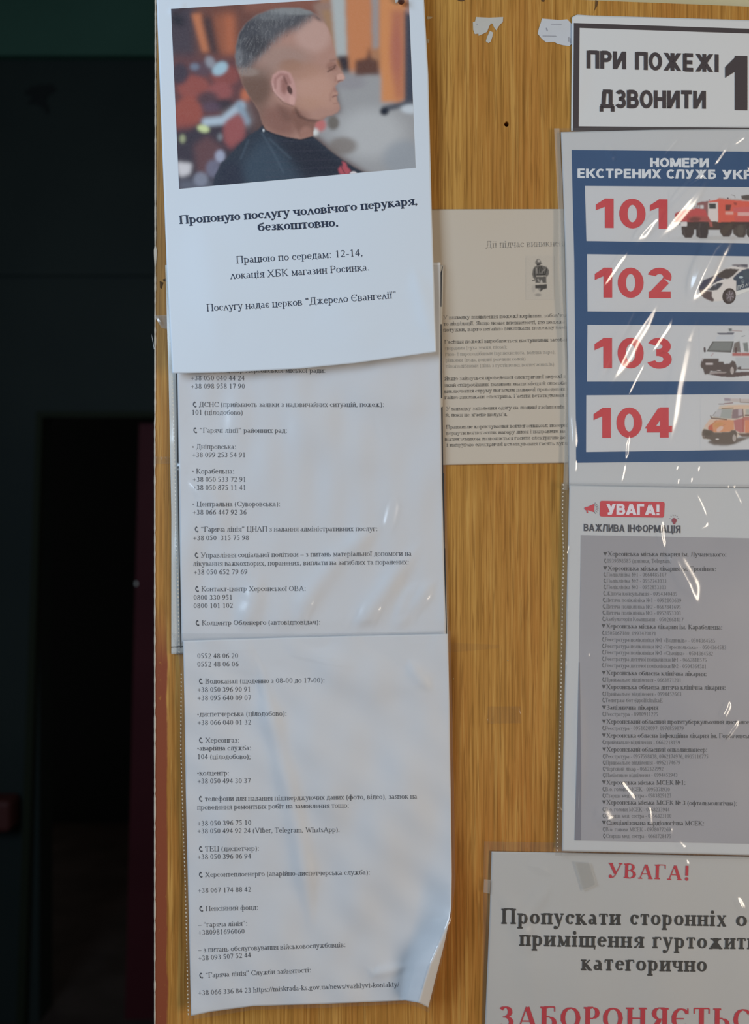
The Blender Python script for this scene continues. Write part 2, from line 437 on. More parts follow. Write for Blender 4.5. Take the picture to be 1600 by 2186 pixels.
GS = {  # heavy sans capitals and digits
'П': (58, "I 8;I 50;h 8 50 60"), 'Р': (54, "I 8;A 29 46 16 14 -90 90;h 8 29 60;h 8 29 32"), 'И': (60, "I 8;I 52;P 9 1 51 65"), 'О': (62, "A 31 33 23 27 0 360"),
'Ж': (88, "I 44;P 12 66 40 33;P 12 0 40 33;P 76 66 48 33;P 76 0 48 33"), 'Е': (50, "I 8;h 8 47 60;h 8 44 33.5;h 8 48 6"), 'І': (16, "I 8"),
'Д': (68, "h 1 66 6;J 6 -14 6;J 61 -14 6;I 51;P 15 6 20 60;h 13 51 60"), 'З': (50, "A 24 47.5 16 12.5 -90 155;A 24 19 18 13.5 -155 90;h 16 26 33.5"),
'В': (56, "I 8;A 30 47 14 13 -90 90;h 8 30 60;h 8 31 34;A 31 20 17 14 -90 90;h 8 31 6"), 'Н': (58, "I 8;I 50;h 8 50 34"), 'Т': (54, "I 27;h 1 53 60"),
'М': (74, "I 8;I 66;P 11 66 37 4;P 63 66 37 4"), 'К': (60, "I 8;P 52 66 18 28;P 26 38 54 0"), 'С': (58, "A 32 33 23 27 45 315"), 'Х': (60, "P 8 66 52 0;P 52 66 8 0"),
'Л': (62, "I 53;h 18 53 60;P 7 0 19 66"), 'У': (60, "P 9 66 32 20;P 51 66 24 0;h 8 26 6"), 'Б': (54, "I 8;h 8 49 60;h 8 30 38;A 30 22 17 16 -90 90;h 8 30 6"),
'А': (66, "P 8 0 33 66;P 58 0 33 66;h 18 48 18"), 'Г': (46, "I 8;h 8 46 60"), 'Ф': (76, "I 38;A 38 34 28 20 0 360"), 'Ц': (64, "I 8;I 50;h 8 62 6;J 59 -14 6"),
'Я': (56, "I 48;A 26 46 16 14 90 270;h 26 48 60;h 26 48 32;P 9 0 27 30"), '!': (22, "J 11 20 66;J 11 0 13"), 'Ї': (22, "I 11;J 1 72 82;J 21 72 82"),
'0': (56, "A 28 33 19 26.5 0 360"), '1': (44, "I 30;F 22 66 22 48 2 39 2 52"), '2': (56, "A 27 46 17 13.5 -25 165;K 41 38 13 8;h 4 51 6.5"),
'3': (56, "A 26 47.5 16 12 -90 160;A 26 19.5 18 13.5 -160 90;h 20 28 34"), '4': (60, "I 41;h 3 58 18.5;P 9 20 38 64"), ' ': (26, ""),
}
def sans(parts, name, zf, dz, mat, parent):
    """parts = (text, x0, x1, baseline y left, y right, cap height, boldness)"""
    L = Lettering()
    for text, x0, x1, y0, y1, cap, off in parts:
        a = 5.4+off*112; h = a*0.78
        V, F = [], []; x = 0; X0 = None
        def quad_(p): V.extend(p); F.append(tuple(range(len(V)-4, len(V))))
        for ch in text:
            adv, prog = GS[ch]; dx = x; 
            for cmd in filter(None, prog.split(';')):
                c, *q = cmd.split(); q = list(map(float, q))
                if c in 'IJ':
                    lo, hi = (0, 66) if c == 'I' else q[1:3]; w = a if c == 'I' else a*.95
                    n = 3
                    for k in range(n):
                        ya, yb = lo+(hi-lo)*k/n, lo+(hi-lo)*(k+1)/n
                        quad_([(dx+q[0]-w, ya), (dx+q[0]+w, ya), (dx+q[0]+w, yb), (dx+q[0]-w, yb)])
                elif c == 'h': quad_([(dx+q[0], q[2]-h), (dx+q[1], q[2]-h), (dx+q[1], q[2]+h), (dx+q[0], q[2]+h)])
                elif c == 'P': w = a*1.12; quad_([(dx+q[0]-w, q[1]), (dx+q[0]+w, q[1]), (dx+q[2]+w, q[3]), (dx+q[2]-w, q[3])])
                elif c == 'K':
                    d = np.array([q[2]-q[0], q[3]-q[1]]); d /= np.hypot(*d); n_ = np.array([-d[1], d[0]])*a*.9
                    p0, p1 = np.array([dx+q[0], q[1]]), np.array([dx+q[2], q[3]])
                    quad_([tuple(p0+n_), tuple(p0-n_), tuple(p1-n_), tuple(p1+n_)])
                elif c == 'F': quad_([(dx+q[2*k], q[2*k+1]) for k in range(4)])
                elif c == 'A':
                    cx_, cy_, rx, ry, a0, a1 = q; n = max(6, int(abs(a1-a0)/14)); th = np.radians(np.linspace(a0, a1, n+1))
                    o = len(V)
                    for t in th:
                        V.append((dx+cx_+(rx+a*.95)*math.cos(t), cy_+(ry+h*.95)*math.sin(t))); V.append((dx+cx_+(rx-a*.95)*math.cos(t), cy_+(ry-h*.95)*math.sin(t)))
                    for k in range(n): F.append((o+2*k, o+2*k+1, o+2*k+3, o+2*k+2))
            x += adv+a*.75
        V = np.array(V, float); lo, hi = V[:, 0].min(), V[:, 0].max()
        u = (V[:, 0]-lo)/(hi-lo); v = V[:, 1]/66*cap
        L.add(np.stack([x0+u*(x1-x0), y0+u*(y1-y0)-v], -1), F)
    return L.build(name, zf, dz, mat, parent)

def shapes(polys, name, zf, dz, mat, parent):
    L = Lettering()
    for p in polys: L.add(np.array(p, float), [tuple(range(len(p)))])
    return L.build(name, zf, dz, mat, parent)

# ------------------------------------------------------------------ small painter for printed pictures (its result becomes vertex colours)
def box_blur(m, r):
    if r < 0.5: return m
    r = int(max(1, round(r)))
    k = np.exp(-0.5*(np.arange(-2*r, 2*r+1)/r)**2); k /= k.sum()
    p = np.pad(m, ((2*r, 2*r), (0, 0)), mode='edge'); m = sum(k[i]*p[i:i+m.shape[0]] for i in range(4*r+1))
    p = np.pad(m, ((0, 0), (2*r, 2*r)), mode='edge'); m = sum(k[i]*p[:, i:i+m.shape[1]] for i in range(4*r+1))
    return m

class Canvas:
    def __init__(s, x0, y0, x1, y1, step, bg):
        s.x0, s.y0, s.step = x0, y0, step
        s.nx = int((x1-x0)/step)+2; s.ny = int((y1-y0)/step)+2
        s.X, s.Y = np.meshgrid(x0+np.arange(s.nx)*step, y0+np.arange(s.ny)*step)
        s.c = np.ones((s.ny, s.nx, 3))*np.array(bg, float)
        s.rng = np.random.RandomState(5)
    def mask_poly(s, pts):
        p = np.asarray(pts, float); ins = np.zeros(s.X.shape, bool)
        for k in range(len(p)):
            (xa, ya), (xb, yb) = p[k], p[(k+1) % len(p)]
            if ya == yb: continue
            c = ((ya > s.Y) != (yb > s.Y)) & (s.X < (xb-xa)*(s.Y-ya)/(yb-ya)+xa)
            ins ^= c
        return ins.astype(float)
    def comp(s, m, col, al=1.0):
        m = (m*al)[..., None]; s.c = s.c*(1-m)+np.array(col, float)*m
    def poly(s, pts, col, blur=0.6, al=1.0, clip=None):
        m = box_blur(s.mask_poly(pts), blur/s.step*1.0) if blur else s.mask_poly(pts)
        if clip is not None: m = m*clip
        s.comp(m, col, al); return m
    def ell(s, cx, cy, rx, ry, col, blur=1.0, al=1.0, rot=0, clip=None):
        r = math.radians(rot); dx, dy = s.X-cx, s.Y-cy
        u = dx*math.cos(r)+dy*math.sin(r); v = -dx*math.sin(r)+dy*math.cos(r)
        q = np.sqrt((u/rx)**2+(v/ry)**2)
        w = max(blur/min(rx, ry), 0.02)
        m = np.clip((1-q)/w+0.5, 0, 1); m = m*m*(3-2*m)
        if clip is not None: m = m*clip
        s.comp(m, col, al); return m
    def line(s, pts, w, col, blur=0.5, al=1.0, clip=None):
        p = np.asarray(pts, float); best = np.full(s.X.shape, 1e9)
        for k in range(len(p)-1):
            d = p[k+1]-p[k]; L2 = (d**2).sum()+1e-9
            t = np.clip(((s.X-p[k, 0])*d[0]+(s.Y-p[k, 1])*d[1])/L2, 0, 1)
            best = np.minimum(best, np.hypot(s.X-(p[k, 0]+t*d[0]), s.Y-(p[k, 1]+t*d[1])))
        m = np.clip((w/2-best)/max(blur, .3)/2+0.5, 0, 1)
        if clip is not None: m = m*clip
        s.comp(m, col, al)
    def noise(s, amp, sx=1, sy=1, clip=None):
        n = s.rng.randn(s.ny, s.nx)
        n = box_blur(n, 1) if sx > 1 else n
        n = n/(n.std()+1e-9)*amp
        if clip is not None: n = n*clip
        s.c = s.c+n[..., None]
    def sample(s, X, Y):
        fx = np.clip((X-s.x0)/s.step, 0, s.nx-1.001); fy = np.clip((Y-s.y0)/s.step, 0, s.ny-1.001)
        i = fx.astype(int); j = fy.astype(int); u = (fx-i)[..., None]; v = (fy-j)[..., None]
        c = s.c
        return (c[j, i]*(1-u)+c[j, i+1]*u)*(1-v)+(c[j+1, i]*(1-u)+c[j+1, i+1]*u)*v

# ------------------------------------------------------------------ the corridor and the walls (structure)
def box_v(x0, x1, y0, y1, z0, z1):
    v = [(x, y, z) for z in (z0, z1) for y in (y0, y1) for x in (x0, x1)]
    f = [(0, 2, 3, 1), (4, 5, 7, 6), (0, 1, 5, 4), (2, 6, 7, 3), (0, 4, 6, 2), (1, 3, 7, 5)]
    return v, f

def boxes(name, lst, mat, parent=None, kind='structure', bevel=0):
    V, F = [], []
    for b in lst:
        v, f = box_v(*b); o = len(V); V += v; F += [tuple(i+o for i in q) for q in f]
    o = mesh_obj(name, V, F, mat, parent, smooth=False)
    if bevel:
        m = o.modifiers.new('bevel', 'BEVEL'); m.width = bevel; m.segments = 2
    if kind: o['kind'] = kind
    return o

def wall_paint(name, c1, c2, scale=3, rough=0.6, spec=0.1):
    m, nt, b = nodemat(name)
    tc = nt.nodes.new('ShaderNodeTexCoord'); n = nt.nodes.new('ShaderNodeTexNoise')
    n.inputs['Scale'].default_value = scale; n.inputs['Detail'].default_value = 5
    r = nt.nodes.new('ShaderNodeValToRGB'); r.color_ramp.elements[0].color = (*c1, 1); r.color_ramp.elements[1].color = (*c2, 1)
    r.color_ramp.elements[0].position = .35; r.color_ramp.elements[1].position = .65
    nt.links.new(tc.outputs['Object'], n.inputs[0]); nt.links.new(n.outputs[0], r.inputs[0]); nt.links.new(r.outputs[0], b.inputs['Base Color'])
    b.inputs['Roughness'].default_value = rough; b.inputs['Specular IOR Level'].default_value = spec
    return m

M_CREAM = wall_paint('cream_wall_paint', (0.50, 0.44, 0.27), (0.56, 0.50, 0.32), 9)
M_GREEN = wall_paint('dark_green_wall_paint', (0.020, 0.027, 0.026), (0.026, 0.034, 0.031), 2)
M_GREENTOP = wall_paint('green_upper_paint', (0.040, 0.098, 0.070), (0.052, 0.118, 0.086), 2)
M_TRIM = plain('door_frame_paint', (0.018, 0.022, 0.013), 0.7, 0.1)
M_RED = wall_paint('dark_red_door_paint', (0.062, 0.013, 0.017), (0.078, 0.016, 0.021), 3)
M_FLOOR = wall_paint('dark_floor_paint', (0.04, 0.03, 0.025), (0.06, 0.045, 0.04), 5)
M_DARK = plain('dark_room_paint', (0.02, 0.022, 0.022), 0.9, 0.05)

YB = 2.2                                   # how far the corridor's end wall lies behind the board
def cx(px): return (px-800)*S*(D+YB)/D
def cz(py): return ZC+(1093-py)*S*(D+YB)/D
XL = -1.75
xo = (335-800)*S
boxes('wall_back', [(XL, cx(84), YB, YB+0.12, 0, cz(128)), (cx(84), 0.9, YB, YB+0.12, cz(885), cz(128))], M_GREEN)
boxes('trim_1', [(XL, 0.9, YB-0.03, YB+0.12, cz(128), 3.2)], M_GREENTOP)      # paler band above the dark paint
boxes('trim_2', [(XL, 0.9, YB-0.012, YB, cz(590), cz(574))], M_GREEN)
boxes('wall_left', [(XL-0.1, XL, -2.6, YB+0.12, 0, 3.2)], M_GREEN)
boxes('wall_right', [(xo+0.006, 1.9, 0.0185, 0.16, 0, 3.2)], M_CREAM)
boxes('floor', [(XL-0.1, 1.9, -2.6, YB+2, -0.1, 0)], M_FLOOR)
boxes('ceiling', [(XL-0.1, 1.9, -2.6, YB+2, 3.2, 3.3)], M_CREAM)
boxes('wall_far', [(XL, 0.9, YB+1.9, YB+2.0, 0, 3.2)], M_DARK)
# doorway: frame and the dark red door leaf standing ajar
d = bpy.data.objects.new('door_1', None); link(d); d.location = (cx(290), YB, 0); d['kind'] = 'structure'
def slab(name, pts, y0, y1, mat, parent=None):
    n = len(pts); V = [(x, y0, z) for x, z in pts]+[(x, y1, z) for x, z in pts]
    F = [tuple(range(n)), tuple(range(2*n-1, n-1, -1))]+[(k, n+k, n+(k+1) % n, (k+1) % n) for k in range(n)]
    o = mesh_obj(name, V, F, mat, parent, smooth=False)
    return o
loc = d.location
leaf = slab('door_leaf', [(cx(p)-loc.x, cz(q)) for p, q in ((294, 903), (760, 903), (760, 2184), (263, 2184))], 0.02, 0.06, M_RED, d)
frm = slab('door_frame', [(cx(p)-loc.x, cz(q)) for p, q in ((84, 880), (760, 880), (760, 893), (97, 893), (60, 2184), (42, 2184))], -0.03, 0.0, M_TRIM, d)
import bmesh
def bm_obj(name, build, mat, parent=None, smooth=True):
    bm = bmesh.new(); build(bm); me = bpy.data.meshes.new(name); bm.to_mesh(me); bm.free()
    if smooth: me.polygons.foreach_set('use_smooth', np.ones(len(me.polygons), dtype=bool))
    me.materials.append(mat); return link(bpy.data.objects.new(name, me), parent)
from mathutils import Matrix
kn = bm_obj('door_glint', lambda bm: bmesh.ops.create_uvsphere(bm, u_segments=10, v_segments=6, radius=0.0045), plain('glint_white', (0.95, 0.97, 0.9), 0.25, 0.5, 0.0), d)
kn.location = (cx(288)-loc.x, 0.018, cz(1247)); kn.scale = (0.8, 0.6, 1.5)  # tiny ball, near-white colour stands in for a glint on the door
# black peeled patch on the upper end wall
pt = [(52, 200), (66, 186), (86, 182), (112, 180), (122, 192), (104, 204), (98, 214), (106, 232), (103, 246), (92, 232), (78, 222), (60, 222), (70, 208)]
st = slab('paint_patch', [(cx(p), cz(q)) for p, q in pt], YB-0.004, YB, M_DARK)
st['kind'] = 'structure'; st.parent = bpy.data.objects['wall_back']
# dim red box low on the corridor's end wall
rb = boxes('wall_box', [(cx(-60), cx(46), YB-0.10, YB-0.0, cz(1756), cz(1690))], plain('dull_red_enamel', (0.08, 0.02, 0.018), 0.6), kind=None, bevel=0.015)
tag(rb, 'blurred dull red box low on the dark corridor wall at the far left edge', 'box')

# ------------------------------------------------------------------ the wooden board
def wood():
    m, nt, b = nodemat('golden_oak_laminate')
    N = nt.nodes.new; L = nt.links.new
    tc = N('ShaderNodeTexCoord')
    def noise(scale, det, vec, dist=0.0, rough=.55):
        n = N('ShaderNodeTexNoise'); n.inputs['Scale'].default_value = scale; n.inputs['Detail'].default_value = det
        n.inputs['Distortion'].default_value = dist; n.inputs['Roughness'].default_value = rough
        L(vec, n.inputs['Vector']); return n.outputs['Fac']
    def mapping(sx, sz):
        mp = N('ShaderNodeMapping'); mp.inputs['Scale'].default_value = (sx, 1, sz); L(tc.outputs['Object'], mp.inputs[0]); return mp.outputs[0]
    def rng(src, a, c, lo=0., hi=1.):
        r = N('ShaderNodeMapRange'); r.inputs[1].default_value = a; r.inputs[2].default_value = c; r.inputs[3].default_value = lo; r.inputs[4].default_value = hi
        L(src, r.inputs[0]); return r.outputs[0]
    def mix(fac, A, B, blend='MIX'):
        x = N('ShaderNodeMix'); x.data_type = 'RGBA'; x.blend_type = blend
        if isinstance(fac, float): x.inputs[0].default_value = fac
        else: L(fac, x.inputs[0])
        for i, q in ((6, A), (7, B)):
            if isinstance(q, tuple): x.inputs[i].default_value = (*q, 1)
            else: L(q, x.inputs[i])
        return x.outputs[2]
    broad = noise(1, 4, mapping(46, 2.6), 1.2)
    fine = noise(1, 4, mapping(330, 8), 0.5, .6)
    pores = noise(1, 2, mapping(620, 20), 0.3)
    pores2 = noise(1, 3, mapping(420, 5), 0.2)
    hue = noise(1, 3, mapping(11, 2.0))
    c = mix(rng(broad, .35, .65), WOOD[0], WOOD[1])
    c = mix(rng(hue, .42, .64, 0, .75), c, WOOD[2])
    c = mix(rng(fine, .50, .68, 0, .62), c, WOOD[3])
    c = mix(rng(fine, .36, .48, .55, 0), c, WOOD[4])
    c = mix(rng(pores, .53, .64, 0, .45), c, WOOD[5])
    c = mix(rng(pores2, .53, .64, 0, .45), c, WOOD[5])
    # red-brown edge paint, ragged, along the lower left side
    sp = N('ShaderNodeSeparateXYZ'); L(tc.outputs['Object'], sp.inputs[0])
    ed = noise(1, 4, mapping(90, 30)); wr = noise(1, 5, mapping(220, 110), 0, .7)
    xe = N('ShaderNodeMath'); xe.operation = 'MULTIPLY_ADD'; L(ed, xe.inputs[0]); xe.inputs[1].default_value = 0.006; L(sp.outputs[0], xe.inputs[2])
    mk = rng(xe.outputs[0], (359-800)*S+0.003, (355-800)*S+0.003)
    zz = rng(sp.outputs[2], ZC+(1093-1290)*S, ZC+(1093-1420)*S)
    mm = N('ShaderNodeMath'); mm.operation = 'MULTIPLY'; L(mk, mm.inputs[0]); L(zz, mm.inputs[1])
    mw = N('ShaderNodeMath'); mw.operation = 'MULTIPLY'; L(mm.outputs[0], mw.inputs[0]); L(rng(wr, .62, .70, 1, .35), mw.inputs[1])
    c = mix(mw.outputs[0], c, WOOD[6])
    L(c, b.inputs['Base Color'])
    bp = N('ShaderNodeBump'); bp.inputs['Strength'].default_value = 0.25; bp.inputs['Distance'].default_value = 0.0003
    L(fine, bp.inputs['Height']); L(bp.outputs[0], b.inputs['Normal'])
    b.inputs['Roughness'].default_value = 0.42; b.inputs['Specular IOR Level'].default_value = 0.35
    return m
WOOD = [gain(c, (1.12, 1.06, 0.98)) for c in ((164, 120, 57), (182, 140, 72), (162, 104, 46), (196, 156, 88), (142, 102, 44), (112, 74, 26), (128, 68, 46))]
board = bpy.data.objects.new('notice_board', None); link(board)
tag(board, 'large golden oak laminate board all the notices hang on', 'board')
def board_mesh():
    bm = bmesh.new()
    out = [(332, -60), (1200, -2), (1750, 20), (1750, 2420), (329.5, 2420), (330.5, 1200)]
    P = lambda px, py: ((px-800)*S, 0.0, ZC+(1093-py)*S)
    ov = [bm.verts.new(P(*q)) for q in out]
    oe = [bm.edges.new((ov[i], ov[(i+1) % len(ov)])) for i in range(len(ov))]
    hc = (1082, 265); hr = 5.2
    hv = [bm.verts.new(P(hc[0]+hr*math.cos(t), hc[1]+hr*math.sin(t)*1.05)) for t in np.linspace(0, 2*np.pi, 20, endpoint=False)]
    he = [bm.edges.new((hv[i], hv[(i+1) % 20])) for i in range(20)]
    bmesh.ops.triangle_fill(bm, edges=oe+he, use_beauty=True, use_dissolve=False)
    hole = [f for f in bm.faces if all(v in set(hv) for v in f.verts)]
    if hole: bmesh.ops.delete(bm, geom=hole, context='FACES_ONLY')
    def skirt(ring, dy):
        bk = [bm.verts.new((v.co.x, dy, v.co.z)) for v in ring]
        for i in range(len(ring)):
            j = (i+1) % len(ring); bm.faces.new((ring[i], ring[j], bk[j], bk[i]))
        return bk
    skirt(ov, 0.018); bk = skirt(hv, 0.015); bm.faces.new(bk)
    bmesh.ops.recalc_face_normals(bm, faces=bm.faces)
    me = bpy.data.meshes.new('panel'); bm.to_mesh(me); bm.free(); return me
me = board_mesh(); me.materials.append(wood()); link(bpy.data.objects.new('panel', me), board)
# pale chipped core showing along the board's left edge
V, F = [], []
rr = random.Random(3)
ys = list(range(-60, 2421, 9))
for k, y in enumerate(ys):
    x = 330.8+(0.9 if y < 900 else 0)*(900-y)/960 if y < 900 else 330.4
    w = 1.5+rr.random()*1.1+(1.6 if 520 < y < 590 and rr.random() < .5 else 0)
    for a_, z_ in ((x-0.3-w*.5, -0.0015), (x-0.4, 0.0006), (x+w, 0.0004)):
        V.append(W(np.array([a_]), np.array([float(y)]), np.array([z_]))[0])
for k in range(len(ys)-1):
    for j in range(2): F.append((3*k+j, 3*k+3+j, 3*k+4+j, 3*k+1+j))
e = mesh_obj('chipped_edge', V, F, plain('pale_chipboard_core', (0.62, 0.50, 0.38), 0.8), board)
e['label'] = 'pale chipped core along the left edge'
# hair-thin crack near the top edge
shapes([[(1272, 0), (1278, 2), (1276, 12), (1270, 22), (1267, 30), (1271, 16)]], 'crack', field(0), 0.0002, plain('crack_brown', (0.12, 0.06, 0.02), 0.9), board)
# nicks and old paper flecks still glued on the wood
fl = []
for cx_, cy_, w_, h_ in ((918, 38, 12, 6), (915, 88, 5, 9), (908, 83, 3, 9), (1085, 1410, 3, 2), (969, 1449, 2, 4)):
    fl.append([(cx_-w_/2, cy_-h_/2), (cx_+w_/2, cy_-h_/2+1), (cx_+w_/4, cy_+h_/3), (cx_-w_/2+1, cy_+h_/2)])
o = shapes(fl, 'glued_paper_fleck', field(0), 0.0003, plain('old_paper_fleck', (0.5, 0.4, 0.25), 0.8), board); o['kind'] = 'stuff'
o = shapes([[(975, -6), (992, -6), (992, 2), (984, 3), (978, 1)], [(1155, -4), (1165, -4), (1162, 4), (1157, 3)], [(348, 596), (353, 595), (353, 600), (349, 601)], [(341, 600), (349, 603), (345, 616), (342, 615)], [(361, 12), (364, 10), (365, 14)]],
       'wood_nick', field(0), 0.0002, plain('nick_brown', (0.10, 0.05, 0.02), 0.9), board); o['kind'] = 'stuff'

# ------------------------------------------------------------------ left column: sheets and sleeves
GL = np.array([1.24, 1.14, 1.06])       # photographed colour -> ink colour, left part of the board
GR = np.array([1.55, 1.56, 1.62])       # right part

def sheet(name, label, top, bottom, left, right, zf, mat, step=4.5, group=None, cat='paper'):
    o = patch(name, coons(top, bottom, left, right, step), zf, 0, mat, thick=0.00012)
    return tag(o, label, cat, group)

def sleeve(label, top, bottom, left, right, zf, dz=0.0007, step=3.2, welds=(), strip=None, mat=None, name='plastic_sleeve', smat=None):
    o = patch(name, coons(top, bottom, left, right, step), zf, dz, mat or FILM)
    tag(o, label, 'sleeve', 'clear sleeves over the notices')
    zz = lambda X, Y: zf(X, Y)+dz
    for w in welds:
        p = poly_eval(w, np.linspace(0, 1, int(sum(np.hypot(w[i+1][0]-w[i][0], w[i+1][1]-w[i][1]) for i in range(len(w)-1))/8.2)))
        L = Lettering(); rw = random.Random(int(w[0][0]))
        for x, y in p:
            s_ = 0.9+rw.random()*1.1
            L.add(np.array([(x-1.4, y-s_), (x+.8, y-s_-.3), (x+1.6, y+s_*.4), (x-.4, y+s_+.6)]), [(0, 1, 2, 3)])
        q = L.build('weld_dots', zz, 0.0003, WELD, o); q['kind'] = 'stuff'
    if strip:
        patch('binding_strip', coons(*strip, 3), zf, dz+0.0002, smat or FILM_STRIP, o)
    return o
WELD = plain('weld_glint', (0.62, 0.57, 0.48), 0.3, 0.8)

# sheet of fire instructions (behind, mostly covered left and right)
z_fire = field(0.8, [([(1195, 560), (1208, 760), (1212, 990)], 9, 0.8, .3)], amp=.3, sc=260, seed=3)
M_AGED = paper_mat('aged_grey_paper', (0.55, 0.475, 0.39), mottle=.05, tint=(.95, .88, .75), scale=14)
fire = sheet('fire_instructions', 'beige grey instruction sheet with blurred toner and a small firefighter picture', [(914, 447), (1205, 446), (1478, 449)],
             [(938, 993), (1100, 990), (1500, 984)], [(914, 447), (938, 993)], [(1478, 449), (1500, 984)], z_fire, M_AGED)
H = lambda x, y: (920+x/5.0, 650+y/5.0)
T = Lettering(); TR = Lettering()
def hl(Lt, t, x0, x1, y0, y1, em, a, b):
    p, q = H(x0, y0), H(x1, y1); Lt.line(t, p[0], p[1], q[0], q[1], em, a, b)
for t, x0, x1, y0, y1 in (
 ("У випадку виявлення пожежі керівник зобов'язаний", 135, 1560, 158, 130),
 ("то ліквідації. Якщо немає впевненості, що пожежа для", 135, 1540, 225, 200),
 ("потужки, варто негайно викликати пожежну команду", 135, 1560, 290, 256),
 ("Гасіння пожежі виробляється наступними засобами:", 148, 1530, 418, 390),
 ("Якщо займуться проведення електричної мережі в", 145, 1450, 810, 783),
 ("який співробітник повинен знати місця й способи для", 145, 1560, 880, 853),
 ("виключення струму погасити палаючі проведення за", 145, 1500, 945, 918),
 ("гайно викликати електрика. Гасити встаткування під", 150, 1520, 1010, 982),
 ("У випадку запалення одягу на людині гасіння від", 165, 1430, 1132, 1110),
 ("й, поки не згасне полум`я.", 160, 820, 1198, 1190),
 ("Правильне користування вогнегасником: поверніть", 162, 1530, 1328, 1303),
 ("вернути вогнегасник нагору дном і направити на", 165, 1440, 1392, 1368),
 ("вогнегасником дозволяється гасити електричне вс", 152, 1440, 1455, 1435),
 ("і напругою електричні встаткування гасять вуглек", 170, 1520, 1518, 1497)):
    hl(T, t, x0, x1, y0, y1, 11.8, 7.2, 2.8)
for t, x0, x1, y0, y1 in (
 ("твердими (суха земля, пісок);", 150, 818, 485, 470),
 ("газо- і пароподібними (вуглекислота, водяна пара);", 158, 1335, 550, 523),
 ("рідкими (вода, водяні розчини солей)", 160, 1015, 613, 597),
 ("піноподібними (піна з густішених вогнегасників)", 160, 1320, 677, 655)):
    hl(TR, t, x0, x1, y0, y1, 11.6, 4.2, 1.6)
T2 = Lettering(); T2.line("Дії підчас виникнення пожежі", 1037.4, 529, 1290, 523.5, 21, 3.6, 1.6)
INK_FADE = ink('patchy_toner', (0.06, 0.055, 0.05), fade=.85, paper=(0.52, 0.45, 0.37), scale=420)
INK_GREY = ink('pale_toner', (0.26, 0.24, 0.21), fade=.8, paper=(0.52, 0.45, 0.37), scale=400)
T.build('printed_text', z_fire, .00014, INK_FADE, fire)
TR.build('printed_text', z_fire, .00014, INK_GREY, fire)
T2.build('printed_title', z_fire, .00014, ink('grey_toner', (0.13, 0.12, 0.11), fade=.9, paper=(0.52, 0.45, 0.37), scale=380), fire)
# firefighter picture, photocopied
cv = Canvas(780, 480, 1420, 1010, 3.2, (0.53, 0.46, 0.38))
pc = gain((168, 157, 140), GR); gk = lambda v: tuple(np.array(gain((v, v*0.94, v*0.86), GR)))
cv.ell(835, 560, 18, 22, gk(130), 10, .4); cv.poly([(818, 740), (870, 740), (850, 850), (820, 850)], gk(135), 4, .4)
cv.poly([(1110, 605), (1116, 580), (1130, 563), (1152, 560), (1165, 575), (1172, 600), (1188, 606), (1150, 612)], gk(95), 2)
cv.ell(1148, 580, 14, 12, gk(150), 5); cv.poly([(1118, 606), (1172, 608), (1160, 622), (1130, 626)], gk(38), 2)
body = [(1105, 640), (1130, 622), (1180, 625), (1225, 640), (1245, 670), (1245, 710), (1225, 740), (1215, 725), (1120, 728), (1112, 770), (1092, 745), (1082, 710), (1090, 665)]
mb = cv.poly(body, gk(88), 2)
for q in ([(1100, 650), (1112, 735)], [(1150, 640), (1140, 700)], [(1185, 650), (1200, 712)], [(1222, 660), (1210, 715)], [(1130, 712), (1200, 716)], [(1170, 630), (1165, 690)]):
    cv.line(q, 9, gk(45), 3, .9, clip=mb)
cv.line([(1125, 650), (1130, 700)], 6, gk(140), 3, .8, clip=mb); cv.line([(1210, 660), (1180, 690)], 6, gk(135), 3, .8, clip=mb)
cv.poly([(1114, 735), (1218, 732), (1222, 795), (1116, 795)], gk(78), 2); cv.line([(1140, 760), (1150, 780)], 14, gk(125), 3); cv.poly([(1172, 760), (1186, 795), (1160, 795)], gk(150), 2)
cv.poly([(1112, 815), (1228, 808), (1226, 850), (1190, 858), (1160, 882), (1140, 850), (1112, 848)], gk(62), 3)
cv.poly([(1140, 850), (1160, 880), (1165, 850)], gk(130), 3); cv.ell(1140, 912, 32, 14, gk(120), 10, .8); cv.line([(1085, 772), (1108, 774)], 7, gk(45), 2)
cv.ell(1095, 850, 18, 36, gk(140), 12, .6)
cv.noise(0.012)
def print_patch(name, cv, conv, quadc, step, zf, dz, parent):
    """quadc: tl,tr,br,bl in canvas units; conv maps canvas units to board pixels"""
    n = max(2, int(abs(quadc[1][0]-quadc[0][0])/step)); m_ = max(2, int(abs(quadc[3][1]-quadc[0][1])/step))
    u, v = np.meshgrid(np.linspace(0, 1, n), np.linspace(0, 1, m_))
    q = [np.array(p, float) for p in quadc]
    P = (1-u)[..., None]*(1-v)[..., None]*q[0]+u[..., None]*(1-v)[..., None]*q[1]+u[..., None]*v[..., None]*q[2]+(1-u)[..., None]*v[..., None]*q[3]
    X, Y = conv(P[..., 0], P[..., 1])
    c = np.clip(cv.sample(P[..., 0], P[..., 1]), 0, 0.95).reshape(-1, 3)
    return patch(name, (X, Y), zf, dz, PRINT, parent, cols=c)
print_patch('firefighter_picture', cv, lambda x, y: (900+x/4.571, 430+y/4.571), [(1020, 530), (1300, 530), (1300, 960), (1020, 960)], 3.2, z_fire, .0001, fire)

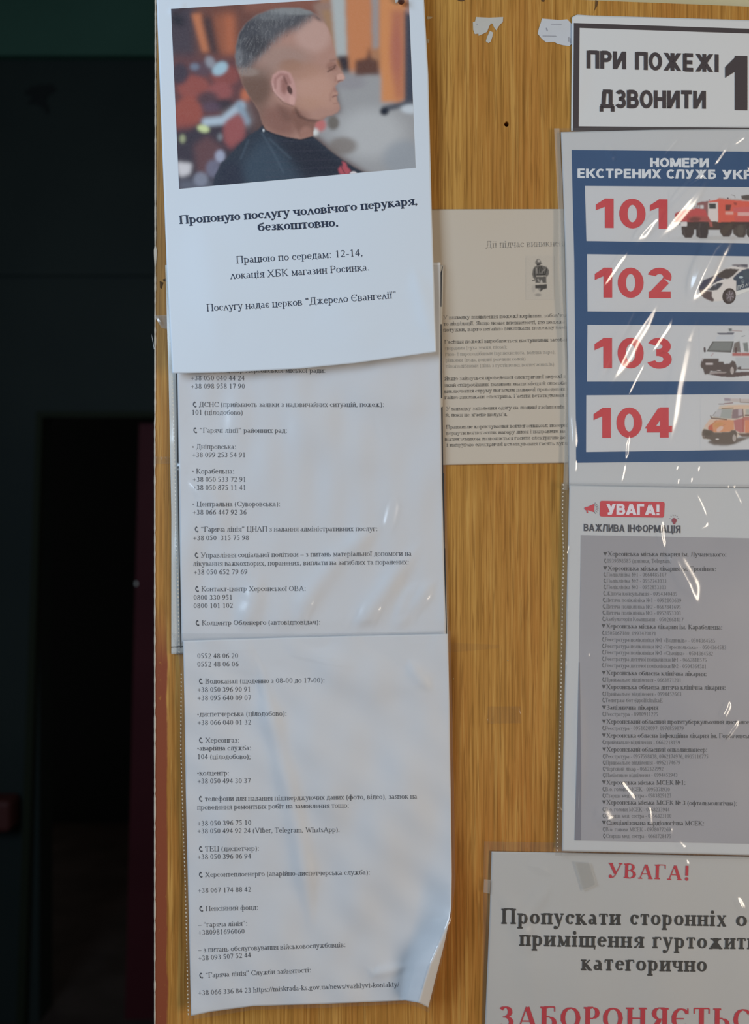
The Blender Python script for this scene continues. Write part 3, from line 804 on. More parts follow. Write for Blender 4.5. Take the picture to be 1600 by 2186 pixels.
# framed sheet standing behind the upper contact list
z_fr = field(1.5, amp=.4, sc=300, seed=9)
M_OFF = paper_mat('off_white_paper', (0.62, 0.60, 0.56), scale=10)
framed = sheet('framed_sheet', 'off-white sheet with a black printed frame showing behind the upper contact list', [(353, 566), (700, 560), (947, 566)],
               [(366, 1396), (957, 1380)], [(353, 566), (360, 800), (366, 1100), (366, 1396)], [(947, 566), (944.5, 700), (946.5, 990), (951, 1180), (957, 1380)], z_fr, M_OFF)
for fq in ([(376, 795), (379.5, 795), (381, 900), (377.5, 900)], [(377.5, 900), (380.5, 900), (382, 1000), (378.5, 1000)],
        [(379, 1004), (381, 1004), (383.5, 1200), (381.8, 1200)], [(381.8, 1200), (383.5, 1200), (387, 1383), (385, 1383)],
        [(366, 1380), (394, 1378.5), (394, 1381.5), (366, 1382.5)],
        [(939, 592), (944, 590), (943, 655), (940, 655)], [(940.5, 692), (943.5, 692), (945, 850), (941.5, 850)],
        [(942.6, 870), (945.6, 868), (947, 1010), (944.5, 1010)], [(944.5, 1010), (948.5, 1010), (950.5, 1170), (946.5, 1170)],
        [(946.5, 1170), (951, 1170), (955, 1357), (950.5, 1357)],
        [(930, 603), (943, 578), (946.5, 566), (945, 580), (943.5, 592), (931, 607)]):
    shapes([fq], 'printed_frame', z_fr, .0002, BLACK, framed)

# upper contact list
fold = [([(620, 1375), (650, 1290), (720, 1190), (830, 1110)], 16, 1.1, .3), ([(740, 1372), (800, 1290), (905, 1150)], 14, 1.1, .3),
        ([(830, 1372), (870, 1310), (935, 1230)], 12, .9, .3), ([(400, 1000), (460, 1060), (480, 1180)], 20, .8, .4), ([(840, 1330), (870, 1270), (900, 1235)], 8, .6, .4),
        ([(560, 840), (700, 930), (860, 1010)], 40, 1.3, .4), ([(690, 800), (800, 850), (935, 870)], 30, 1.0, .4), ([(500, 1360), (540, 1290), (560, 1220)], 16, .8, .4)]
z_a0 = field(4.6, [(a, b, c*1.8, d) for a, b, c, d in fold], amp=.9, sc=330, seed=12); z_a1 = field(0, amp=.6, sc=95, seed=5)
def z_a(X, Y):      # pressed flat where the next sleeve overlaps it
    z = z_a0(X, Y)+z_a1(X, Y); t = np.clip((np.asarray(Y, float)-1325)/28, 0, 1)
    return z*(1-t)+np.minimum(z, .0042)*t
M_WHITE_A = paper_mat('white_copy_paper', (0.74, 0.74, 0.76), mottle=.02, tint=(.95, .93, .9), scale=8)
pa = sheet('contact_list', 'upper contact list page in black serif type below the barber notice', [(378, 560), (700, 556), (941, 560)], [(388, 1372), (953, 1366)],
           [(378, 560), (379, 797), (382, 1000), (385, 1200), (388, 1372)], [(941, 560), (941, 797), (944, 1000), (948, 1180), (953, 1366)], z_a, M_WHITE_A)
T = Lettering()
EM = 15.6
for t, x0, y0, x1, y1 in (
 ("☏ Контакт-центр Херсонської міської ради:", 409, 795, 696, 796),
 ("+38 050 040 44 24", 407, 812, 523, 812), ("+38 098 958 17 90", 407, 829.4, 523.5, 829.4),
 ("☏ ДСНС (приймають заявки з надзвичайних ситуацій, пожеж):", 411, 868.3, 821, 868.5), ("101 (цілодобово)", 409, 885.5, 519, 885.5),
 ("☏ “Гарячі лінії” районних рад:", 412, 923.6, 614, 924), ("▫ Дніпровська:", 410, 958.6, 505, 958.6), ("+38 099 253 54 91", 410, 976, 525, 976),
 ("▫ Корабельна:", 410, 1011, 501, 1011), ("+38 050 533 72 91", 411, 1028.5, 526, 1028.5), ("+38 050 875 11 41", 411, 1046, 526, 1046),
 ("▫ Центральна (Суворовська):", 411, 1081, 599, 1080.6), ("+38 066 447 92 36", 411, 1098.5, 527, 1098.5),
 ("☏ “Гаряча лінія” ЦНАП з надання адміністративних послуг:", 415, 1135, 807, 1133.6), ("+38 050  315 75 98", 412, 1153.5, 532, 1152.8),
 ("☏ Управління соціальної політики – з питань матеріальної допомоги на", 415, 1190.5, 879, 1186.3),
 ("лікування важкохворих, поранених, виплати на загиблих та поранених:", 412, 1208.3, 874, 1204.5), ("+38 050 652 79 69", 413, 1226.5, 529, 1225.5),
 ("☏ Контакт-центр Херсонської ОВА:", 416, 1262.4, 654, 1261.2), ("0800 330 951", 413, 1280.5, 497, 1280), ("0800 101 102", 413, 1298.2, 498, 1297.5),
 ("☏ Колцентр Обленерго (автовідповідач):", 417, 1335, 685, 1333)):
    T.line(t, x0, y0, x1, y1, EM)
INK_A = ink('black_toner', (0.04, 0.045, 0.06), fade=.25, paper=(0.45, 0.45, 0.47), scale=90)
T.build('printed_text', z_a, .00016, INK_A, pa)
film_a = [([(383, 905), (395, 885), (400, 878)], 1.6, .9, .3), ([(381, 985), (388, 1000), (398, 1010)], 2.4, 1.4, .3), ([(392, 1010), (430, 1060), (440, 1130)], 5, .8, .4),
          ([(800, 870), (812, 905), (830, 960)], 5, .3, .4), ([(646, 1350), (652, 1310), (672, 1270)], 3, .8, .3), ([(735, 1352), (742, 1325), (765, 1290)], 3, .9, .3),
          ([(790, 1352), (797, 1320), (815, 1285)], 3, .8, .3), ([(875, 1345), (884, 1310), (925, 1260)], 3, .9, .3), ([(940, 1005), (936, 1015), (925, 1030)], 2, .8, .3),
          ([(820, 1160), (840, 1080), (842, 1040)], 7, .6, .4), ([(372, 880), (373, 960)], 1.5, .7, .3), ([(376, 1005), (378, 1100), (377, 1200), (382, 1330)], 1.6, .6, .2)]
z_sa = field(0, creases(film_a), amp=.25, sc=90, seed=4)
zA = lambda X, Y: z_a(X, Y)+z_sa(X, Y)
sleeve('clear sleeve over the upper contact list, dotted weld down its left side', [(353, 566), (700, 560), (951, 566)], [(367, 1397), (961, 1392)],
       [(353, 566), (360, 800), (366, 1100), (367, 1397)], [(951, 566), (949, 800), (952, 990), (956, 1180), (961, 1392)], zA, .0008, 3.2,
       welds=[[(367.5, 798), (370.5, 900), (374, 1010), (375.5, 1150), (380, 1250), (382.5, 1392)], ],
       strip=([(353, 566), (358, 566)], [(367, 1397), (377, 1397)], [(353, 566), (360, 800), (366, 1100), (367, 1397)], [(358, 566), (368, 800), (374, 1100), (377, 1397)]))

# lower contact list, its lower right corner curled forward
def curl(X, Y):
    Y_ = np.clip(Y, 1700, 2200)
    xs = np.interp(Y_, [1700, 1850, 1960, 2060, 2140, 2200], [930, 905, 880, 862, 850, 842])
    xc = np.interp(Y_, [1700, 1850, 1960, 2000, 2060, 2140, 2200], [985, 975, 962, 945, 918, 893, 878])
    h = np.interp(Y_, [1700, 1800, 1900, 1980, 2060, 2150], [0, 3.0, 9, 14.5, 18, 18])
    t = np.clip((X-xs)/(xc-xs), 0, 1.0); up = t*t*(1.5-0.5*t)
    dn = np.clip((X-xc)/40, 0, 1)
    # the sheet first dips towards the board to the left of the curl
    dip = np.exp(-((X-(xs-60))/70)**2)*np.clip((Y-1650)/350, 0, 1)*1.6
    return h*up-h*0.75*dn-dip+np.clip((Y-1900)/250, 0, 1)*3.0
foldb = [([(552, 1400), (572, 1500), (600, 1620), (628, 1730), (650, 1860), (668, 2000)], 15, 1.5, .25), ([(640, 1380), (760, 1440), (900, 1480)], 30, 1.4, .4),
         ([(640, 1480), (690, 1600), (740, 1800)], 40, 1.5, .4), ([(930, 1480), (880, 1640), (820, 1800), (700, 2080)], 38, 2.0, .35), ([(870, 1400), (890, 1440), (925, 1480)], 10, .7, .4),
         ([(780, 2060), (800, 2080), (880, 2060)], 8, .7, .4), ([(420, 1420), (470, 1600), (500, 1900)], 30, .8, .4)]
z_b0 = field(7.2, [(a, b, c*1.8, d) for a, b, c, d in foldb], amp=1.0, sc=360, seed=21, extra=curl); z_b1 = field(0, amp=.8, sc=95, seed=6)
def z_b(X, Y):
    z = z_b0(X, Y)+z_b1(X, Y); t = np.clip((1440-np.asarray(Y, float))/30, 0, 1)
    return z*(1-t)+np.maximum(z, .0070)*t
topB, botB = [(391, 1368), (640, 1360), (957, 1353)], [(408, 2169), (450, 2160), (540, 2148), (700, 2143), (820, 2138), (866, 2136), (895, 2141), (915, 2151)]
lefB, rigB = [(391, 1368), (394, 1500), (397, 1700), (403, 1950), (408, 2169)], [(957, 1353), (960, 1500), (963, 1700), (965, 1870), (963.5, 1940), (959, 1968), (948, 2020), (930, 2090), (915, 2151)]
pb = sheet('contact_list', 'lower contact list page curling forward at its bottom right corner', topB, botB, lefB, rigB, z_b, M_WHITE_A, step=4)
T = Lettering()
for t, x0, y0, x1, y1 in (
 ("0552 48 06 20", 421, 1405.3, 509, 1405), ("0552 48 06 06", 421, 1423, 510, 1422.5),
 ("☏ Водоканал (щоденно з 08-00 до 17-00):", 424, 1459.5, 694, 1457), ("+38 050 396 90 91", 421, 1477.5, 536, 1476.5), ("+38 095 640 09 07", 421, 1495, 537, 1494.3),
 ("▫диспетчерська (цілодобово):", 421, 1529.7, 613, 1528), ("+38 066 040 01 32", 421, 1547.6, 537, 1546.8), ("☏ Херсонгаз:", 424, 1585.5, 512, 1585),
 ("▫аварійна служба:", 421, 1602.5, 537, 1601.5), ("104 (цілодобово);", 421, 1620.3, 536, 1620), ("▫колцентр:", 421, 1655.3, 490, 1655), ("+38 050 494 30 37", 421, 1672.5, 536, 1671.5),
 ("☏ телефони для надання підтверджуючих даних (фото, відео), заявок на", 424, 1710.5, 891, 1704.8), ("проведення ремонтних робіт на замовлення тощо:", 421, 1728.5, 746, 1724.3),
 ("+38 050 396 75 10", 421, 1763, 537, 1761), ("+38 050 494 92 24 (Viber, Telegram, WhatsApp).", 421, 1779.3, 726, 1776),
 ("☏ ТЕЦ (диспетчер):", 424, 1817.5, 554, 1816), ("+38 050 396 06 94", 421, 1834.5, 537, 1832.5),
 ("☏ Херсонтеплоенерго (аварійно-диспетчерська служба):", 424, 1872.5, 791, 1867), ("+38 067 174 88 42", 422, 1906, 537, 1903.5), ("☏ Пенсійний фонд:", 425, 1945.3, 552, 1942),
 ("– “гаряча лінія”:", 423, 1979.5, 529, 1976), ("+380981696060", 423, 1996, 523, 1992.7), ("– з питань обслуговування військовослужбовців:", 423, 2033, 739, 2021.5),
 ("+38 093 507 52 44", 423, 2051, 537, 2043.5), ("☏ \"Гаряча лінія” Служби зайнятості:", 425, 2088, 665, 2075.5),
 ("+38 066 336 84 23 https://miskrada-ks.gov.ua/news/vazhlyvi-kontakty/", 423, 2125, 853, 2106.5)):
    T.line(t, x0, y0, x1, y1, EM, sag=-1.5 if y0 > 2100 else 0)
T.build('printed_text', z_b, .00016, INK_A, pb)
film_b = [([(542, 1392), (556, 1425), (566, 1450)], 2.0, 1.4, .25), ([(556, 1440), (566, 1475), (575, 1505)], 3.2, .8, .3), ([(738, 1352), (741, 1365), (741, 1372)], 2, .8, .3),
          ([(850, 1358), (853, 1370), (870, 1374), (950, 1368)], 2.0, .7, .2), ([(843, 1385), (885, 1440)], 2.5, .9, .3), ([(945, 1368), (952, 1392)], 1.5, 1.0, .3),
          ([(905, 1425), (928, 1450)], 2, .6, .3), ([(600, 1390), (700, 1412), (780, 1425)], 4, .8, .3), ([(870, 2075), (895, 2095)], 3, .6, .3), ([(445, 1385), (500, 1387), (560, 1381)], 3, .5, .3),
          ([(882, 2120), (898, 2090), (902, 2060)], 2.5, .6, .3)]
z_sb = field(0, creases(film_b), amp=.22, sc=110, seed=14)
zB = lambda X, Y: z_b(np.minimum(X, 965), Y)+z_sb(X, Y)
sleeve('clear sleeve over the lower contact list, following its curled corner', [(367, 1352), (640, 1353), (962, 1346)],
       [(403, 2178), (540, 2156), (700, 2151), (866, 2143), (897, 2151), (917, 2163)],
       [(367, 1352), (379, 1395), (386, 1430), (384.5, 1600), (389, 1760), (394, 1900), (403, 2178)],
       [(962, 1346), (966, 1500), (970, 1700), (973, 1880), (968, 1930), (962, 1975), (950, 2030), (933, 2095), (917, 2163)], zB, .0008, 3.2,
       welds=[[(387, 1440), (386, 1600), (391, 1760), (396, 1900), (402, 2165)]])

# barber notice, newest, bluish bright
z_c = field(10.0, [([(345, 150), (600, 120), (900, 60)], 60, .9, .4), ([(420, 420), (450, 600), (470, 780)], 30, .8, .4), ([(880, 560), (905, 640), (925, 740)], 14, 1.3, .35),
                  ([(700, 600), (760, 700), (790, 778)], 40, .8, .4), ([(355, 30), (380, 20), (400, 5)], 5, .7, .3)], amp=1.0, sc=420, seed=31,
            extra=lambda X, Y: np.clip((Y-420)/380, 0, 1)**1.5*2.5)
M_BARBER = paper_mat('bright_white_paper', (0.66, 0.71, 0.77), mottle=.012, tint=(.97, .95, .93), scale=6, spec=.35, rough=.5)
pcx = sheet('barber_notice', 'bright white notice with a photo of a man in profile and a barber offer', [(333.5, -15), (620, -30), (905, -45)],
            [(368, 797), (480, 795), (640, 787), (760, 775), (932, 751)], [(333.5, -15), (335, 20), (347, 330), (356, 570), (368, 797)],
            [(905, -45), (906, 0), (915, 160), (922, 440), (932, 751)], z_c, M_BARBER, step=4)
T = Lettering()
T.line("Пропоную посλугу чоλовічого перукаря,", 383, 478, 893, 436.5, 26.5, 6.8, 2.9, sag=2.5)
T.line("безкоштовно.", 551, 493.3, 724, 483, 26.5, 6.8, 2.9)
T.line("Працюю по середам: 12-14,", 504, 562.3, 776, 546, 22.5, 3.9, 2.0)
T.line("λокація ХБК магазин Росинка.", 492, 595.5, 790, 577, 22.5, 3.9, 2.0, sag=1)
T.line("Посλугу надає церков \"Джереλо Євангеλії\"", 441, 664.5, 847, 636, 22.5, 3.9, 2.0, sag=1.5)
T.build('printed_text', z_c, .0002, ink('blue_black_ink', (0.03, 0.042, 0.075)), pcx)

# the printed photo: painted in crop units (2.667 per board pixel)
cv = Canvas(100, -60, 1530, 1090, 4.0, gain((92, 70, 68), GL))
G_ = lambda *c: gain(c, GL)
cv.poly([(100, -60), (1000, -60), (1000, 420), (100, 420)], G_(108, 68, 60), 10)
cv.poly([(100, -60), (250, -60), (270, 400), (100, 420)], G_(70, 62, 74), 22); cv.poly([(120, 70), (190, 90), (200, 150), (130, 140)], G_(40, 40, 52), 14)
cv.poly([(350, 90), (480, 60), (500, 330), (360, 340)], G_(150, 84, 56), 22); cv.poly([(430, 90), (480, 90), (480, 310), (440, 320)], G_(176, 96, 58), 16)
cv.poly([(540, -60), (960, -60), (960, 60), (540, 70)], G_(134, 84, 70), 16)
cv.poly([(238, 80), (290, 75), (345, 300), (300, 300)], G_(190, 112, 66), 9); cv.poly([(300, 100), (350, 90), (400, 330), (345, 310)], G_(66, 52, 58), 14)
cv.poly([(100, 320), (520, 320), (600, 700), (100, 740)], G_(100, 62, 66), 26)
for a in ((250, 500, 90, 70, (150, 74, 66)), (430, 430, 80, 60, (140, 70, 66)), (220, 640, 80, 90, (156, 74, 60)), (190, 720, 50, 60, (150, 70, 60)), (400, 520, 70, 50, (150, 78, 78)), (330, 560, 60, 40, (80, 60, 70)),
          (170, 420, 50, 60, (60, 56, 72)), (420, 600, 60, 35, (52, 48, 60)), (350, 610, 50, 30, (90, 70, 90)), (300, 390, 60, 40, (90, 70, 84)), (545, 545, 26, 40, (196, 104, 62))):
    cv.ell(*a[:4], G_(*a[4]), 34, .9)
cv.ell(400, 390, 48, 34, G_(150, 186, 206), 16, 1, -35); cv.ell(345, 355, 26, 36, G_(140, 146, 160), 20, .9, -30); cv.ell(255, 380, 26, 20, G_(110, 124, 148), 16, .9)
cv.poly([(100, 740), (420, 700), (600, 720), (420, 1090), (100, 1090)], G_(58, 52, 66), 20)
cv.poly([(400, 640), (560, 570), (600, 690), (560, 740), (420, 700)], G_(110, 100, 104), 16)
cv.line([(320, 695), (420, 685), (520, 600)], 46, G_(164, 186, 206), 12); cv.line([(510, 600), (550, 690)], 40, G_(132, 156, 178), 12)
cv.poly([(430, 700), (500, 640), (540, 680), (540, 780), (460, 850), (420, 800)], G_(152, 76, 78), 12)
cv.ell(480, 740, 60, 70, G_(150, 78, 80), 26, .8); cv.poly([(250, 830), (330, 770), (430, 850), (330, 1000), (270, 990)], G_(98, 66, 72), 14)
cv.ell(305, 732, 34, 20, G_(196, 214, 150), 10, 1, 15); cv.ell(186, 790, 16, 24, G_(150, 160, 120), 9); cv.ell(400, 780, 14, 22, G_(130, 140, 150), 8, .7)
cv.ell(400, 890, 28, 36, G_(150, 158, 186), 14); cv.ell(360, 960, 40, 50, G_(108, 110, 136), 22, .9); cv.poly([(150, 920), (240, 930), (230, 990), (180, 1010), (160, 990)], G_(196, 196, 204), 9)
cv.poly([(160, 1020), (370, 1030), (360, 1080), (160, 1090)], G_(92, 98, 116), 20)
cv.ell(290, 1020, 40, 40, G_(130, 138, 160), 22, .8)
# right half: pillars, bright floor
cv.poly([(960, -60), (1540, -60), (1540, 420), (1040, 420)], G_(170, 120, 84), 10)
cv.poly([(930, 20), (1040, 0), (1040, 230), (960, 120)], G_(150, 120, 108), 12); cv.poly([(980, 60), (1035, 60), (1040, 260), (1010, 150)], G_(160, 124, 90), 9)
cv.poly([(1030, -60), (1110, -60), (1125, 320), (1060, 330)], G_(168, 178, 182), 9)
cv.poly([(1118, -60), (1262, -60), (1262, 320), (1170, 430), (1135, 420)], G_(196, 124, 72), 8)
cv.poly([(1262, -60), (1306, -60), (1306, 270), (1270, 280)], G_(150, 146, 150), 8)
cv.poly([(1065, 320), (1130, 320), (1140, 430), (1100, 430)], G_(56, 50, 60), 7)
cv.poly([(1040, 420), (1320, 400), (1540, 600), (1540, 1010), (1260, 1000), (1080, 880), (940, 760), (960, 680), (1090, 640)], G_(150, 154, 160), 16)
cv.ell(1260, 760, 190, 140, G_(176, 182, 188), 120, .8); cv.ell(1140, 470, 90, 40, G_(140, 140, 150), 30, .8); cv.ell(1450, 900, 120, 100, G_(140, 152, 166), 70, .7)
cv.poly([(1170, 345), (1235, 330), (1250, 260), (1262, 330), (1300, 345), (1310, 425), (1170, 430)], G_(98, 66, 58), 9)
cv.poly([(1310, -60), (1460, -60), (1462, 560), (1420, 585), (1320, 580), (1312, 300)], G_(206, 134, 72), 7)
cv.poly([(1375, 60), (1445, 60), (1440, 560), (1400, 570)], G_(180, 108, 78), 14); cv.ell(1400, 300, 34, 150, G_(170, 96, 84), 40, .6)
cv.poly([(1452, 60), (1540, 60), (1540, 580), (1450, 600)], G_(62, 70, 88), 7); cv.poly([(1458, -60), (1540, -60), (1540, 80), (1464, 80)], G_(160, 130, 128), 10)
cv.line([(1340, 620), (1500, 580)], 34, G_(78, 84, 98), 9); cv.ell(1336, 634, 26, 24, G_(34, 42, 58), 7); cv.ell(1490, 620, 60, 26, G_(190, 204, 218), 16, .9)
cv.ell(970, 712, 34, 36, G_(188, 104, 104), 12); cv.ell(1045, 700, 34, 40, G_(108, 104, 100), 14); cv.ell(1100, 830, 80, 50, G_(120, 112, 108), 34, .8); cv.ell(940, 752, 20, 22, G_(206, 212, 214), 7)
for ch in range(3): cv.c[..., ch] = box_blur(cv.c[..., ch], 2)
# head
head = [(487, 320), (492, 260), (510, 190), (550, 130), (610, 85), (690, 55), (770, 44), (850, 46), (910, 62), (955, 88), (990, 122), (1015, 160), (1032, 205), (1042, 250), (1056, 300),
        (1062, 340), (1066, 368), (1085, 392), (1103, 420), (1113, 444), (1100, 461), (1074, 470), (1056, 492), (1057, 512), (1069, 524), (1071, 538), (1060, 548), (1068, 560), (1066, 574), (1080, 596), (1085, 616),
        (1072, 638), (1040, 656), (1008, 662), (985, 682), (948, 694), (935, 722), (928, 778), (860, 795), (780, 780), (700, 755), (655, 740), (640, 690), (625, 640), (598, 590), (562, 540), (530, 480), (510, 420), (492, 370)]
mh = cv.poly(head, G_(172, 130, 116), 2.2)
cv.poly([(480, 360), (700, 380), (690, 620), (660, 760), (600, 700), (500, 500)], G_(118, 88, 76), 34, .85, clip=mh)
cv.ell(600, 500, 90, 90, G_(104, 78, 66), 60, .7, clip=mh); cv.ell(770, 680, 130, 80, G_(138, 96, 84), 60, .8, clip=mh)
cv.poly([(640, 620), (760, 620), (840, 790), (700, 770)], G_(132, 90, 80), 24, .7, clip=mh); cv.poly([(700, 560), (800, 640), (830, 700), (760, 690)], G_(112, 76, 66), 18, .7, clip=mh)
cv.poly([(830, 600), (880, 680), (960, 690), (1010, 660), (960, 720), (940, 780), (860, 790), (800, 650)], G_(126, 86, 74), 10, .85, clip=mh)
cv.line([(832, 620), (850, 660), (900, 684), (960, 690)], 14, G_(92, 62, 56), 8, .8, clip=mh)
cv.ell(890, 760, 36, 40, G_(170, 122, 108), 26, .6, clip=mh)
cv.ell(940, 500, 110, 100, G_(190, 146, 128), 80, .7, clip=mh); cv.ell(930, 200, 100, 100, G_(188, 152, 142), 70, .8, clip=mh); cv.ell(1020, 560, 60, 60, G_(184, 140, 122), 40, .6, clip=mh)
cv.ell(760, 330, 150, 70, G_(156, 128, 118), 70, .75, clip=mh); cv.ell(800, 370, 60, 34, G_(150, 108, 86), 34, .6, clip=mh); cv.ell(860, 400, 120, 50, G_(166, 122, 98), 50, .5, clip=mh)
cv.poly([(500, 400), (700, 385), (720, 430), (560, 440)], G_(140, 118, 108), 22, .6, clip=mh)
cv.ell(1088, 440, 24, 20, G_(206, 160, 146), 12, .8, clip=mh); cv.ell(900, 590, 80, 40, G_(178, 134, 112), 50, .6, clip=mh)
# eye, brow, nostril, mouth
cv.ell(1040, 378, 34, 26, G_(150, 106, 92), 22, .8, clip=mh); cv.line([(1014, 408), (1030, 398), (1050, 388), (1056, 372)], 7, G_(84, 58, 52), 4, .9, clip=mh); cv.line([(1030, 345), (1062, 338)], 10, G_(136, 98, 88), 7, .8, clip=mh)
cv.line([(1020, 388), (1046, 376)], 5, G_(112, 78, 68), 4, .8, clip=mh)
cv.line([(1072, 466), (1084, 458), (1098, 458)], 7, G_(122, 80, 72), 4, .9, clip=mh); cv.line([(1060, 440), (1056, 462)], 6, G_(150, 104, 92), 5, .7, clip=mh)
cv.line([(1042, 552), (1052, 546), (1072, 542)], 7, G_(118, 74, 70), 4, .95, clip=mh); cv.line([(1050, 496), (1030, 540), (1028, 572)], 8, G_(156, 112, 98), 8, .6, clip=mh); cv.ell(1058, 512, 12, 14, G_(150, 104, 96), 8, .6, clip=mh)
cv.line([(1048, 590), (1072, 586)], 6, G_(146, 102, 90), 5, .6, clip=mh)
# hair
hair = [(480, 330), (486, 250), (505, 185), (548, 125), (605, 80), (690, 50), (770, 40), (850, 42), (915, 58), (960, 88), (985, 122), (955, 118), (925, 98), (895, 112), (872, 140), (850, 160), (800, 180), (770, 190), (735, 215), (715, 245), (690, 250),
        (665, 285), (640, 300), (610, 345), (585, 370), (560, 395), (520, 400), (495, 385)]
hair = [(430, 330), (430, 240), (470, 150), (530, 80), (600, 30), (700, -10), (800, -14), (900, 0), (985, 50)]+hair[14:]
mhair = cv.poly(hair, G_(82, 84, 92), 20, clip=mh)
cv.ell(820, 62, 150, 24, G_(136, 142, 146), 20, .8, clip=mhair); cv.ell(560, 190, 60, 90, G_(66, 68, 78), 40, .8, clip=mhair); cv.ell(610, 260, 70, 60, G_(62, 62, 70), 40, .8, clip=mhair)
cv.ell(505, 330, 22, 50, G_(120, 124, 132), 20, .7, clip=mhair); cv.ell(560, 410, 60, 24, G_(146, 128, 120), 20, .8, clip=mh); cv.ell(690, 90, 110, 24, G_(112, 118, 124), 26, .6, clip=mhair)
cv.poly([(930, 80), (975, 100), (990, 126), (950, 110)], G_(78, 70, 74), 7, .9, clip=mh)
rg = np.random.RandomState(2)
for k in range(900):
    x = rg.uniform(500, 930); y = rg.uniform(50, 400)
    dx, dy = rg.uniform(-14, 2), rg.uniform(16, 38)
    v = rg.choice([40, 50, 60, 118, 136, 150, 170])
    cv_al = 0.55
    X0 = (x-cv.x0)/cv.step; i, j = int(X0), int((y-cv.y0)/cv.step)
    if mhair[min(j, cv.ny-1), min(i, cv.nx-1)] > .4:
        n_ = 6
        for t in np.linspace(0, 1, n_):
            a, b2 = int((x+dx*t-cv.x0)/cv.step), int((y+dy*t-cv.y0)/cv.step)
            if 0 <= a < cv.nx and 0 <= b2 < cv.ny: cv.c[b2, a] = cv.c[b2, a]*(1-.22)+np.array(G_(v, v+2, v+6))*.22
# ear
ear = [(690, 470), (700, 430), (730, 405), (770, 402), (800, 415), (818, 450), (832, 500), (834, 560), (824, 600), (800, 596), (760, 575), (720, 545), (698, 510)]
me_ = cv.poly(ear, G_(190, 142, 136), 3)
cv.line([(712, 500), (716, 450), (745, 424), (780, 430), (798, 470)], 14, G_(150, 100, 94), 8, .8, clip=me_); cv.poly([(745, 450), (775, 440), (790, 490), (770, 545), (745, 520)], G_(142, 92, 84), 9, .85, clip=me_)
cv.ell(797, 512, 13, 26, G_(78, 48, 46), 8, .95, -20, clip=me_); cv.line([(765, 440), (780, 475)], 12, G_(112, 70, 64), 6, .8, clip=me_); cv.ell(810, 570, 16, 24, G_(204, 156, 148), 12, .8, clip=me_)
cv.line([(700, 480), (712, 530), (760, 572)], 8, G_(206, 164, 156), 6, .7, clip=me_)
cv.line([(690, 470), (700, 520), (760, 585), (815, 604)], 5, G_(112, 78, 70), 4, .6)
# cape
cape = [(640, 712), (655, 738), (700, 758), (780, 782), (860, 795), (928, 776), (965, 805), (1020, 852), (1100, 912), (1180, 962), (1262, 1000), (1262, 1090), (350, 1090), (372, 1000), (405, 930), (460, 880), (520, 812), (570, 764), (618, 738)]
mc = cv.poly(cape, G_(44, 54, 70), 3)
cv.poly([(640, 780), (760, 860), (900, 1090), (560, 1090), (500, 960)], G_(56, 76, 96), 34, .8, clip=mc); cv.poly([(400, 940), (520, 920), (540, 1090), (370, 1090)], G_(42, 46, 66), 24, .8, clip=mc)
cv.poly([(700, 780), (920, 800), (1100, 930), (1200, 1000), (900, 1000)], G_(38, 42, 58), 24, .8, clip=mc)
for q in ([(640, 760), (700, 860), (760, 980)], [(560, 800), (520, 900)], [(680, 790), (800, 900)]): cv.line(q, 8, G_(76, 96, 116), 8, .5, clip=mc)
cv.line([(642, 715), (658, 742), (720, 772), (800, 792), (862, 800), (926, 780)], 7, G_(28, 34, 48), 4, .9); cv.ell(648, 742, 5, 9, G_(190, 200, 210), 3)
mp = cv.poly([(1072, 965), (1085, 945), (1100, 950), (1095, 918), (1118, 925), (1125, 950), (1145, 972), (1130, 998), (1095, 1004), (1080, 985)], G_(176, 70, 86), 4, clip=mc)
cv.line([(1090, 950), (1110, 985)], 6, G_(60, 40, 56), 3, .7, clip=mp); cv.ell(1160, 990, 20, 14, G_(210, 206, 214), 6)
for y in (800, 860, 915, 960, 1000): cv.line([(660, y+10), (1100, y-10)], 3, G_(72, 70, 90), 3, .35, clip=mc)
cv.c = cv.c*.84+cv.c.mean(axis=2, keepdims=True)*.16
cv.noise(0.006)
print_patch('printed_photo', cv, lambda x, y: (320+x/2.6667, y/2.6667), [(121, 51), (1474, -30), (1514, 955), (167, 1075)], 4.0, z_c, .0001, pcx)
# pin stuck through the top of the barber notice
pin = bm_obj('push_pin', lambda bm: (bmesh.ops.create_cone(bm, cap_ends=True, segments=14, radius1=.0026, radius2=.0014, depth=.004, matrix=Matrix.Rotation(math.pi/2, 4, 'X'))), plain('rusty_brown_metal', (0.10, 0.04, 0.03), .5, .4, .3))
pin.location = tuple(W(np.array([857.]), np.array([0.]), np.array([0.0145]))[0]); tag(pin, 'rusty dark pin through the top edge of the barber notice', 'pin')
zp = field(10)
tp = shapes([[(843, -6), (852, -6), (855, 0), (853, 7), (848, 3), (846, 8), (844, 2)]], 'paper_tear', z_c, .0003, plain('torn_paper_fibre', (.8, .7, .6), .8), pcx)

# ------------------------------------------------------------------ right column
def K(x, y, ox, oy, s=3.8095): return (ox+x/s, oy+y/s)
